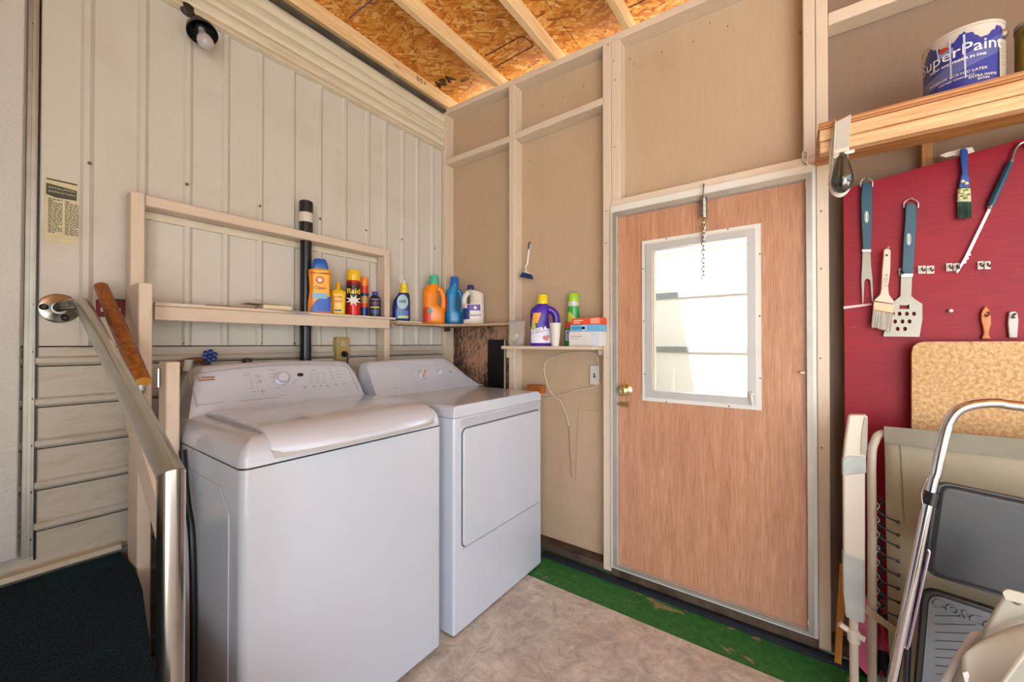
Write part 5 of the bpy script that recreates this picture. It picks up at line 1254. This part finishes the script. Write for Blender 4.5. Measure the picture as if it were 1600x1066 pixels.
def hang_loop(p, w_, parent):
    a, b, c = AX(p[0]-w_, p[1]+14, xr-.008), AX(p[0], p[1], xr-.010), AX(p[0]+w_, p[1]+14, xr-.008)
    obj('hanging_loop', tube([a, AX(p[0]-w_*.95, p[1]+5, xr-.010), b, AX(p[0]+w_*.95, p[1]+5, xr-.010), c], .0022, 8, 5), plain('#c8bfc0', .3, .7), parent, smooth=True)
    q = AX(p[0], p[1]+1, xr-.002); obj('nail', xf(lathe([(.0025,0),(.0025,.012),(.0045,.0125),(.004,.014)], 8), Matrix.Translation(q) @ Matrix.Rotation(-PI/2,4,'Y')), M['screw'], parent)
def oval_badge(px, py, parent, hh=9, ww=2.6):
    gs = []
    pts_ = [AX(px + ww*math.copysign(abs(math.cos(a))**.8, math.cos(a)), py + hh*math.copysign(abs(math.sin(a))**.8, math.sin(a)), xr-.0225) for a in [2*PI*i/20 for i in range(20)]]
    obj('badge_outline', tube(pts_, .0010, 5, 0, True), plain('#cfd6d8', .4), parent)
    o_ = AX(px, py, xr-.0228); obj('badge_bar', lay(box(-.018,.018,-.0022,.0022,0,.0004), o_, (0,0,1), (0,1,0)), plain('#cfd6d8', .4), parent)
# fork
t = thing('barbecue_fork', AX(1352,470,xr), 'two-pronged steel barbecue fork with a dark teal handle, leftmost on the red board', 'fork')
hang_loop((1354,278), 9, t)
flat([(1347,289),(1352,285),(1359,285),(1363,291),(1363,330),(1361,389),(1348,389),(1346,350),(1345,310)], xr-.021, .015, HR, 'handle', t, .003)
oval_badge(1354, 339, t)
flat([(1347,389.5),(1361,389.5),(1361,394),(1347,394)], xr-.019, .011, SS_, 'ferrule', t)
flat([(1348,394),(1360,394),(1361,417),(1363,434),(1364,471),(1362.5,471),(1360,438),(1357,436),(1353,436),(1350.5,440),(1349,474),(1347.5,474),(1346,436),(1347,418)], xr-.013, .003, SSf, 'tines', t)
# white handled paint brush
t = thing('paint_brush', AX(1379,515,xr), 'wide paint brush with a bare wooden handle overlapping the spatula', 'paint brush')
flat([(1381,391),(1384,388),(1389,388),(1392,392),(1391,425),(1388,448),(1389,460),(1397,471),(1396,475),(1365,470),(1367,468),(1375,460),(1377,450),(1378,425),(1380,405)], xr-.036, .009, plain('#d8c6b4', .5, 0, .1), 'handle', t, .003)
flat([(1365,471),(1397,475.5),(1396,490),(1364,484)], xr-.038, .014, plain('#c69a78', .35, .5, .15), 'ferrule', t, .002)
br0 = [AX(*q, xr-.031) for q in ((1364.5,484.5),(1396,490.5),(1392,518),(1362,511))]
obj('bristle_core', prism([tuple(v) for v in br0], (.006,0,0)), plain('#b7aea0', .9, 0, .3), t)
gs = []; rnd = random.Random(8)
for i in range(46):
    u = i/45; a_ = br0[0].lerp(br0[1], u); b_ = br0[3].lerp(br0[2], min(1, max(0, u + rnd.uniform(-.015,.015)))); s = rnd.uniform(-.004,.004)
    gs.append(tube([a_ + Vector((-.001+rnd.uniform(-.003,.001),0,0)), b_ + Vector((-.001+rnd.uniform(-.004,.001),0,s))], .0011, 4))
o = obj('bristles', join(*gs), plain('#cfc8bc', .7, 0, .2), t); o['kind'] = 'stuff'
q = AX(1385.5, 399, xr-.0368); obj('hole', xf(lathe([(.004,0),(.004,.0006)], 12), Matrix.Translation(q) @ Matrix.Rotation(-PI/2,4,'Y')), M['black'], t)
gv = lay(text_geo('2 1/2 in', .016, .0002), AX(1388,448,xr-.0368), (0,.03,1), (0,1,-.03)); obj('lettering', gv, plain('#8d8070', .6), t)
q = AX(1385.5, 390, xr-.002); obj('nail', xf(lathe([(.0025,0),(.0025,.040),(.004,.0405)], 8), Matrix.Translation(q) @ Matrix.Rotation(-PI/2,4,'Y')), M['screw'], t)
# spatula with real perforations (quad mesh with holes cut by a boolean-free strip layout)
t = thing('barbecue_spatula', AX(1411,525,xr), 'perforated steel spatula with a dark teal handle hanging on the red board', 'spatula')
hang_loop((1423.5,311), 11, t)
flat([(1415,322),(1420,317),(1428,317),(1433,323),(1432,360),(1427,427),(1409,427),(1411,380),(1414,345)], xr-.021, .015, HR, 'handle', t, .003)
oval_badge(1420, 374, t, 9, 3)
flat([(1409,427.5),(1427,427.5),(1426,433),(1408,433)], xr-.019, .011, SS_, 'ferrule', t)
flat([(1408,433),(1425,433),(1424,463),(1407,463)], xr-.013, .004, SSf, 'neck', t)
def blade():
    outer = [(1407,463),(1424,463),(1430,468),(1441,475),(1441,500),(1436.5,526.5),(1380,526),(1385,500),(1397,471)]
    holes = [(1413,478,8,5)] + [(x, y, 3.1, 3.4) for x, y in ((1395,490.5),(1405.5,490.5),(1417,490.5),(1428,490.5),(1398.5,502.5),(1410,502.5),(1421,502.5),(1402.5,514),(1414,514))]
    c = bpy.data.curves.new('b', 'CURVE'); c.dimensions = '2D'; c.fill_mode = 'BOTH'; c.extrude = .0012
    def spl(P):
        s = c.splines.new('POLY'); s.points.add(len(P)-1); s.use_cyclic_u = True
        for i, (a, b) in enumerate(P): s.points[i].co = (a, b, 0, 1)
    conv = lambda P: [(-AX(x, y, xr-.012).y, AX(x, y, xr-.012).z) for x, y in P]
    spl(conv(outer))
    for x, y, a, b in holes: spl(conv([(x + a*math.cos(2*PI*i/14), y + b*math.sin(2*PI*i/14)) for i in range(14)]) if a < 5 else conv([(1405,483),(1406,476),(1409,477.5),(1413,477),(1417,477.5),(1420.5,475.5),(1421,483)]))
    o = bpy.data.objects.new('b', c); COL.objects.link(o); dg = bpy.context.evaluated_depsgraph_get()
    me = bpy.data.meshes.new_from_object(o.evaluated_get(dg)); g = [(xr-.012+v.co.z, -v.co.x, v.co.y) for v in me.vertices], [tuple(p.vertices) for p in me.polygons]
    bpy.data.objects.remove(o); bpy.data.curves.remove(c); bpy.data.meshes.remove(me); return g
obj('blade', blade(), SSf, t)
# blue brush smeared with paint
t = thing('paint_brush', AX(1507,342,xr), 'small blue-handled paint brush caked with green and cream paint', 'paint brush')
flat([(1501,233),(1505,231),(1511,232),(1513,236),(1513,265),(1516,285),(1515,293),(1498,293),(1499,284),(1503,270),(1501,250)], xr-.020, .011, plain('#2450a0', .35, 0, .2), 'handle', t, .003)
flat([(1497.5,293.5),(1517,293.5),(1518,315),(1496,315)], xr-.022, .015, plain('#d8cfa0', .6, 0, .35), 'ferrule', t, .003)
b0 = [AX(*q, xr-.017) for q in ((1496.5,315),(1517.5,315),(1518,340),(1496.5,342))]; gs = []
for i in range(34):
    u = i/33; gs.append(tube([b0[0].lerp(b0[1], u), b0[3].lerp(b0[2], u) + Vector((rnd.uniform(-.003,.001),0,rnd.uniform(-.003,.004)))], .0013, 4))
o = obj('bristles', join(*gs), plain('#37584a', .7, 0, .5), t); o['kind'] = 'stuff'
obj('paint_cake', join(*[mv(lathe([(.001,0),(.004,.002),(.003,.005)], 7), *(AX(x, y, xr-.024))) for x, y in ((1500,297),(1505,300),(1511,298),(1514,305),(1503,308),(1508,311))]), plain('#5f9a3c', .5), t, smooth=True)
obj('paint_cake', join(*[mv(lathe([(.001,0),(.006,.003),(.004,.010)], 7), *(AX(x, y, xr-.024))) for x, y in ((1502,303),(1508,304),(1513,311),(1500,313),(1504,286),(1510,289))]), plain('#e4dcae', .5), t, smooth=True)
# slanting skewer tool
t = thing('barbecue_knife', AX(1498,424,xr), 'long serrated steel tool with a dark teal handle hanging aslant', 'knife')
obj('hanging_hook', tube([AX(1580,256,xr-.012), AX(1584,238,xr-.012), AX(1592,226,xr-.012), AX(1602,222,xr-.012), AX(1606,230,xr-.012)], .0042, 8, 4), SS_, t, smooth=True)
A0, A1 = AX(1578,254,xr-.014), AX(1547,322,xr-.014)
obj('handle', tube([A0, A0.lerp(A1,.1), A0.lerp(A1,.5), A0.lerp(A1,.93), A1], [.0085,.0105,.0125,.0125,.010], 12, flat=.75), HR, t, smooth=True)
obj('ferrule', tube([A1, A1.lerp(A0,-.06)], .0095, 12, flat=.75), SS_, t, smooth=True); obj('ferrule', tube([A0.lerp(A1,-.05), A0], .0088, 12, flat=.75), SS_, t, smooth=True)
edgep = [(1544,326),(1549,327),(1516,395),(1517.5,399),(1513,400),(1514,405),(1510,406),(1510,411),(1506,412),(1496,427),(1494,425),(1507,402)]
flat(edgep, xr-.013, .003, SS_, 'blade', t)
# label hooks
for i, (x0, x1, y0_, y1_) in enumerate(((1404,1412,419,431),(1434,1461,415,428),(1478,1501,411,424),(1527,1549,408,421),(1424,1429,418,428))):
    if i == 4: continue
    lb = ('half-hidden white paper-wrapped hook pair behind the spatula handle', 'white paper-wrapped hook pair right of the spatula neck', 'white paper-wrapped hook pair under the slanting tool tip', 'rightmost white paper-wrapped hook pair on the red board')[i]
    t = thing('board_hook', AX((x0+x1)/2, y1_, xr), lb, 'hook', 'white hooks on the red board')
    n_ = 1 if i == 0 else 2; wpx_ = (x1-x0)/n_
    for k in range(n_):
        xa = x0 + k*wpx_; flat([(xa,y0_+.6),(xa+wpx_-1.2,y0_),(xa+wpx_-1,y1_-.5),(xa+.4,y1_)], xr-.006, .0055, plain('#d9d0c6', .5, 0, .1), 'paper_wrap', t, .001)
        xm = xa + wpx_/2 + 1
        obj('hook', tube([AX(xm,y0_+3,xr-.007), AX(xm-1,y0_+6,xr-.022), AX(xm+2,y0_+9,xr-.024), AX(xm+3,y0_+5,xr-.022)], .0020, 6, 4), plain('#4a4038', .4, .6), t, smooth=True)
t = thing('white_peg', AX(1484,487,xr), 'tiny white peg stuck in the middle of the red board', 'peg')
obj('peg', xf(lathe([(.0045,0),(.0065,.003),(.0065,.012),(.004,.016)], 10), Matrix.Translation(AX(1484,486,xr-.0005)) @ Matrix.Rotation(-PI/2,4,'Y')), plain('#ddd6d0', .4), t, smooth=True)
t = thing('fishing_lure', AX(1541,528,xr), 'orange fish-shaped wooden lure hanging above the particle board', 'lure')
flat([(1541,478),(1546,485),(1549,495),(1549,507),(1546,517),(1546,523),(1549,530),(1534,530),(1537,521),(1536,512),(1533,500),(1533,490),(1536,483)], xr-.014, .010, wood('lure_wood', '#d8843a', '#b45e20', 'z', .4), 'fish_body', t, .003)
obj('hook', tube([AX(1543,487,xr-.016), AX(1546,491,xr-.020), AX(1542,495,xr-.020), AX(1540,491,xr-.018)], .0018, 6, 4), plain('#5a4a40', .4, .6), t, smooth=True)
t = thing('plastic_clip', AX(1583,528,xr), 'pale grey plastic clip hanging beside the orange lure', 'clip')
flat([(1577,488),(1580,486.5),(1587,486.5),(1590,489),(1592,500),(1591,515),(1590,528),(1577,528),(1575,505),(1576,495)], xr-.014, .010, plain('#bfb9b4', .4), 'grip', t, .003)
obj('hook', tube([AX(1587,490,xr-.016), AX(1584,493,xr-.020), AX(1583,497,xr-.020), AX(1586,496,xr-.018)], .0022, 6, 4), M['black'], t, smooth=True)
# particle board with rounded corner leaning in front
xp = -.075
c0 = [AX(1425,680,xp), AX(1425,552,xp), AX(1427,542,xp), AX(1434,536.5,xp), AX(1445,534,xp)]
yE = -3.0; ztop_ = c0[-1].z
t = thing('particle_board', (xp, (c0[0].y+yE)/2, .42), 'tan chipboard sheet with rounded corners leaning on the red board', 'board')
obj('sheet', prism([(xp, c0[0].y, .42)] + [tuple(v) for v in c0] + [(xp, yE, ztop_), (xp, yE, .42)], (.018,0,0)), M['particle'], t)
obj('rest_cleat', box(xp-.005, xr-.001, yE, c0[0].y-.01, .395, .4195), M['pine_dark'], t)

# ================================================================== folded furniture leaning at the right
CH = plain('#cbbfae', .38, 0, .05); CH2 = plain('#d8cfc0', .4, 0, .04)
# garden chair arm and leg (white plastic arm bound with tape)
xa = -.232
t = thing('folded_garden_chair', AX(1328,1060,xa), 'folded white garden chair with tape-bound arm at the left of the pile', 'chair')
flat([(1326,650),(1331,648),(1354,648.5),(1356,652),(1355,700),(1352,730),(1352,975),(1321,965),(1318,850),(1317,720),(1320,690)], xa-.015, .030, CH2, 'armrest', t, .006)
flat([(1351,652),(1356,653),(1355,700),(1353,712),(1345,710),(1346,680)], xa-.018, .003, plain('#a9a294', .4), 'arm_edge', t)
for nm, pts_ in (('tape', [(1316.5,718),(1325,712),(1353,714),(1354,740),(1316,744)]), ('tape', [(1317,863),(1351,876),(1351,975),(1340,973),(1322,965),(1318,930)])):
    g_ = prism([tuple(AX(a, b, xa-.0175)) for a, b in pts_], (.035,0,0)); obj(nm, g_, plain('#b8c0bc', .35, 0, .2), t, bevel=.004)
zf = .0038
lt_, lb_ = AX(1334,970,xa+.0), AX(1334,1064,xa)
obj('leg', tube([lt_ + Vector((0,0,.03)), (lt_.x, lt_.y, zf)], .0125, 16), CH, t, smooth=True)
obj('leg_joint', join(xf(lathe([(.016,0),(.018,.004),(.018,.040),(.014,.044)], 16), Matrix.Translation((lt_.x, lt_.y, lt_.z-.075))), tube([AX(1312,975,xa), AX(1326,985,xa), AX(1352,1000,xa-.01)], .010, 10, 3)), CH2, t, smooth=True)
obj('fabric_strip', prism([tuple(AX(a, b, xa+.02)) for a, b in ((1341,930),(1355,935),(1356,1056),(1341,1040))], (.006,0,0)), plain('#c8607a', .8, 0, .3), t)
# lounge frame with laced canvas
xb_ = -.185
t = thing('folded_lounger', AX(1366,1060,xb_), 'folded beige tube lounger with canvas laced by dark cords behind the step stool', 'lounger')
r_ = .0125
top_pts = [AX(1362,1060,xb_)]; p0 = Vector((xb_, AX(1362,1000,xb_).y, zf+.0)); p1 = AX(1362,720,xb_); p2 = AX(1367,690,xb_); p3 = AX(1382,677,xb_); p4 = AX(1440,683,xb_)
pr_ = Vector((xb_, -2.95, p4.z)); 
path = [p0, Vector((xb_, p1.y, p1.z-.25)), p1, p2, p3, p4, Vector((xb_, -2.88, p4.z-.01)), Vector((xb_, -2.93, p4.z-.06)), Vector((xb_, -2.935, .5)), Vector((xb_, -2.935, zf))]
obj('tube_frame', tube(path, r_, 14, 6), CH, t, smooth=True)
xc = xb_-.012
def cv(pts_, x=xc): return [tuple(AX(a, b, x)) for a, b in pts_]
yC = -2.90
L0 = [AX(1381,668,xc), AX(1383,720,xc), AX(1384,820,xc), AX(1386,900,xc), AX(1388,990,xc), AX(1392,1060,xc)]
L0.append(Vector((xc, L0[-1].y, .06)))
V, F = [], []; nC = 14
for v in L0:
    for i in range(nC+1):
        u = i/nC; y = v.y + (yC-v.y)*u; V.append((xc - .006*math.sin(PI*u) + .004*math.sin(9*u+v.z*7), y, v.z - (.0 if v is not L0[0] else .018*u)))
for k in range(len(L0)-1):
    for i in range(nC): a = k*(nC+1)+i; F.append((a, a+1, a+nC+2, a+nC+1))
CV = (lambda m: (m.col(m.mix(m.ramp(m.noise(300, 2, .5), [(.3,0.),(.7,.3)]), '#a59a82', '#8a8068')).p(Roughness=.9)) and m.m)(N('taupe_canvas'))
CVd = plain('#8e8777', .9, 0, .12)
obj('canvas', (V, F), CV, t, smooth=True, solid=.003)
xh = xc-.010
def ext(a_, b_): return a_ + (b_-a_)*((yC-a_.y)/(b_.y-a_.y))
h0, h1, h2, h3 = AX(1381,666,xh), AX(1600,686,xh), AX(1382,691,xh), AX(1600,718,xh)
obj('top_hem', ([tuple(h0), tuple(h0.lerp(h1,.5)+Vector((-.006,0,0))), tuple(ext(h0,h1)), tuple(ext(h2,h3)), tuple(h2.lerp(h3,.5)+Vector((-.006,0,0))), tuple(h2)], [(0,1,4,5),(1,2,3,4)]), CVd, t, solid=.004)
obj('side_seam', tube([AX(1407,696,xc-.005), AX(1412,800,xc-.005), AX(1415,930,xc-.005), AX(1417,1050,xc-.005)], .0012, 5, 4), plain('#7d745e', .9), t)
for i, y in enumerate((812, 832, 850, 873, 895, 916, 937, 960)):
    q0, q1 = AX(1370, y-14, xc-.002), AX(1403, y+4, xc-.008)
    cd_ = obj('lacing_cord', tube([q0, q0.lerp(q1,.5)+Vector((-.004,0,-.003)), q1], .0026, 7, 4), plain('#2f2f36', .4), t, smooth=True)
    obj('eyelet', xf(lathe([(.006,0),(.006,.002),(.003,.003)], 12), Matrix.Translation(q1) @ Matrix.Rotation(-PI/2,4,'Y')), plain('#5a5650', .3, .8), cd_)
gs = []
for i in range(9):
    y = 785 + i*22; gs.append(tube([AX(1369,y,xb_-.008), AX(1374,y+6,xb_-.004), AX(1369,y+13,xb_-.008)], .002, 6, 4)); 
o = obj('wire_clips', join(*gs), plain('#b8b0a8', .4, .3), t, smooth=True); o['kind'] = 'stuff'
zg = [AX(1372 + (9 if i % 2 else 0), 775 + i*9, xb_+.012) for i in range(22)]
obj('zigzag_cord', tube(zg, .0042, 7), plain('#272c40', .6), t, smooth=True)
obj('cross_strap', prism([tuple(AX(a, b, xb_-.030)) for a, b in ((1354,946),(1360,952),(1400,982),(1400,992),(1396,990),(1352,958))], (.006,0,0)), plain('#b5a283', .5, 0, .1), t)
# red and grey cloth bag behind
t = thing('folded_towel', AX(1378,1030,-.12), 'crumpled red and grey patterned cloth stuffed behind the lounger frame', 'cloth')
V, F = [], []
rnd = random.Random(12); nx_, nz_ = 8, 10
y0c, y1c = AX(1358,950,-.13).y, AX(1398,950,-.13).y
for j in range(nz_+1):
    for i in range(nx_+1): V.append((-.11 + rnd.uniform(-.018,.018), y0c + (y1c-y0c)*i/nx_, .0045 + .33*j/nz_))
for j in range(nz_):
    for i in range(nx_): a = j*(nx_+1)+i; F.append((a, a+1, a+nx_+2, a+nx_+1))
def towel():
    m = N('patterned_cloth'); v = m.vor(14, (1,1,.8)); x = m.n('ShaderNodeSeparateColor'); m.l(v, x.inputs[0])
    m.col(m.ramp(x.outputs[0], [(0, '#b8344a'), (.45, '#c8506a'), (.62, '#232026'), (.75, '#8f8a8c'), (.85, '#c4bcb8')], 'CONSTANT')).p(Roughness=.9); return m.m
obj('cloth', (V, F), towel(), t, smooth=True, solid=.008)
# pine stick leaning
t = thing('wooden_stake', AX(1310,1010,-.03), 'thin orange pine stake standing at the wall behind the garden chair leg', 'stake')
a, b = AX(1318,905,-.055), AX(1309,1018,-.055)
obj('stake', hexa([(-.062,b.y-.010,.0255),(-.044,b.y-.010,.0255),(-.044,b.y+.010,.0255),(-.062,b.y+.010,.0255)], [(-.050,a.y-.010,a.z+.05),(-.036,a.y-.010,a.z+.05),(-.036,a.y+.010,a.z+.05),(-.050,a.y+.010,a.z+.05)]), wood('stake_pine', '#d8943c', '#b87428', 'z', .6), t)

# --- chrome step stool, folded, standing nearest
xs = -.43
CR = M['chrome']
t = thing('step_stool', (xs, -2.55, .0035), 'folded chrome step stool with black padded seat and ribbed grey tread', 'stool')
leg0 = AX(1395,1060,xs)
# front hoop: goes up, bends at the neck, curves over to the right and down again
P_ = [AX(1395,1060,xs), AX(1450,790,xs), AX(1462,742,xs), AX(1466,722,xs), AX(1473,690,xs), AX(1481,662,xs), AX(1495,643,xs), AX(1520,633,xs), AX(1560,630,xs), AX(1605,636,xs)]
dirn = (P_[0]-P_[1]).normalized(); foot = P_[0] + dirn*((P_[0].z-.012)/max(1e-4,-dirn.z)) 
yw = -3.02
P_ = [Vector((foot.x, foot.y, .012))] + P_[1:] + [Vector((xs, yw+.05, P_[-1].z-.02)), Vector((xs, yw, P_[-1].z-.12)), Vector((xs, yw+.0, .5)), Vector((xs, yw-.02, .012))]
obj('hoop', tube(smooth_path(P_, 7), .0125, 18), CR, t, smooth=True)
obj('foot_cap', tube([P_[0] + Vector((0,0,-.0085)), P_[0] + Vector((0,.002,.03))], .0145, 14), M['black'], t, smooth=True)
cl = AX(1455,779,xs)
obj('clamp_collar', tube([cl + (P_[1]-P_[2]).normalized()*-.020, cl + (P_[1]-P_[2]).normalized()*.018], .0165, 18), M['black'], t, smooth=True)
obj('latch_wire', tube([AX(1449,748,xs-.016), AX(1446,752,xs-.018), AX(1439,770,xs-.018), AX(1441,788,xs-.018), AX(1439,797,xs-.018)], .0022, 7, 4), SS_, t, smooth=True)
obj('rear_leg', tube([AX(1461,790,xs+.03), AX(1438,900,xs+.03), AX(1420,985,xs+.03), Vector((xs+.03, AX(1412,1030,xs+.03).y, .05)), Vector((xs+.03, AX(1404,1060,xs+.03).y+.01, .012))], .008, 12, 3), plain('#4c4e58', .25, .8), t, smooth=True)
obj('side_strip', tube([AX(1449,858,xs-.004), AX(1452,862,xs-.004), AX(1420,1008,xs-.004), AX(1416,1014,xs-.004)], .0040, 8), plain('#c8bcd4', .15, .9), t, smooth=True)
PAD = (lambda m: (m.col(m.mix(m.ramp(m.noise(500, 2, .5), [(.3,0.),(.7,.3)]), '#23252a', '#33353a')).p(Roughness=.38).bump(m.noise(260,2,.5), .12, .001)) and m.m)(N('black_vinyl_pad'))
def quad_round(c, r, n=5):
    out = []
    m = len(c)
    for i in range(m):
        p, a, b = Vector(c[i]), Vector(c[i-1]), Vector(c[(i+1) % m]); u = (a-p).normalized(); w_ = (b-p).normalized()
        s, e = p+u*r, p+w_*r
        for k in range(n+1): q = k/n; out.append(tuple(s*(1-q)**2 + p*2*q*(1-q) + e*q*q))
    return out
yS = -2.97
sTL, sBL = AX(1468,756,xs-.012), AX(1450,896,xs-.012)
zTR = sTL.z - .050; zBR = sBL.z - .05
cs_ = [(xs-.012,sTL.y,sTL.z), (xs-.012,sBL.y,sBL.z), (xs-.012,yS,zBR), (xs-.012,yS,zTR)]
obj('seat_pad', prism(quad_round(cs_, .030), (.040,0,0)), PAD, t, bevel=.012, seg=4)
obj('seat_lip', prism(quad_round([(xs-.004,sTL.y+.004,sTL.z+.004),(xs-.004,sBL.y+.006,sBL.z-.006),(xs-.004,yS-.004,zBR-.006),(xs-.004,yS-.004,zTR+.004)], .032), (.020,0,0)), M['black'], t)
# tread
mTL, mBL = AX(1443,918,xs-.006), AX(1421,1058,xs-.006)
ct = [(xs-.006,mTL.y,mTL.z), (xs-.006,mBL.y,.10), (xs-.006,yS,.07), (xs-.006,yS,mTL.z-.05)]
obj('tread_tray', prism(quad_round(ct, .035), (.022,0,0)), M['black'], t, bevel=.003)
def inset(c, d): 
    cen = sum((Vector(p) for p in c), Vector())/len(c); return [tuple(Vector(p) + (cen-Vector(p)).normalized()*d + Vector((-.004,0,0))) for p in c]
TM = plain('#626266', .7, 0, .15)
obj('tread_mat', prism(quad_round(inset(ct, .016), .03), (.0035,0,0)), TM, t)
gs = []; ctr = Vector((0, (mTL.y+yS)/2, (mTL.z+.08)/2))
zlo, zhi = .10, mTL.z-.02
for i in range(34):
    z = zlo - .10 + i*.0235
    pts_ = []
    for s in range(25):
        y = mTL.y - .022 + (yS+.02-mTL.y)*s/24; yy = abs(y-ctr.y); zz = z + .10 - yy*.38 if True else z
        lim_lo, lim_hi = .115 - .03*(s/24), mTL.z - .024 - .05*(s/24)
        if lim_lo < zz < lim_hi: pts_.append((xs-.0105, y, zz))
        elif len(pts_) > 1: break
    if len(pts_) > 2: gs.append(tube(pts_, .0013, 4))
o = obj('tread_grooves', join(*gs), plain('#3c3c42', .8), t)
tx = AX(1452, 934, xs-.011)
obj('embossed_lettering', lay(text_geo('COSCO', .036, .0006, .0012), AX(1455,945,xs-.012), (0,-.97,-.24), (0,-.24,.97)), plain('#5c5c62', .6), t)
# --- beige folding chair in the corner foreground
xf2 = -.62
t = thing('beige_folding_chair', AX(1540,1060,xf2), 'beige plastic chair with rounded seat in the lower right corner before the stool', 'chair')
obj('side_rail', tube([AX(1470,1085,xf2-.02), AX(1498,1040,xf2-.02), AX(1524,1000,xf2-.02), AX(1534,996,xf2-.018), AX(1545,999,xf2-.01)], .0125, 14, 4), plain('#c9c6c6', .35, 0, .04), t, smooth=True)
B1 = plain('#b8b1a1', .45, 0, .05)
flat([(1485,1085),(1502,1042),(1531,1000),(1566,935),(1570,928),(1577,926),(1600,933),(1625,945),(1625,1085)], xf2-.050, .014, plain('#a39e90', .45, 0, .05), 'back_shell', t, .006)
# curved front bowl
V, F = [], []; na, nb = 12, 16
for j in range(nb+1):
    a = PI*.5*j/nb
    for i in range(na+1):
        u = i/na; px_ = 1503 + 140*u*(.35+.65*math.sin(a)) + 30*(1-math.sin(a))*0; 
        py_ = 1090 - 118*math.sin(a)*(1 - .25*(1-u)**2*1.8) 
        V.append(tuple(AX(px_, py_, xf2-.066-.05*math.cos(a)*u)))
for j in range(nb):
    for i in range(na): k = j*(na+1)+i; F.append((k, k+1, k+na+2, k+na+1))
obj('seat_shell', (V, F), B1, t, smooth=True, solid=.006)
q = AX(1589, 941, xf2-.052)
obj('rivet', xf(lathe([(.006,0),(.006,.002),(.003,.004)], 12), Matrix.Translation(q) @ Matrix.Rotation(-PI/2,4,'Y')), plain('#8f8878', .35, .8), t, smooth=True)
obj('hinge_plate', prism(quad_round(cv([(1566,926),(1574,921),(1600,928),(1630,938),(1630,950),(1600,944),(1572,938)], xf2-.056), .004, 3), (.005,0,0)), B1, t)
obj('white_tag', prism(cv([(1504,1052),(1512,1049),(1524,1080),(1514,1085)], xf2-.075), (.004,0,0)), plain('#e4e2de', .5), t)
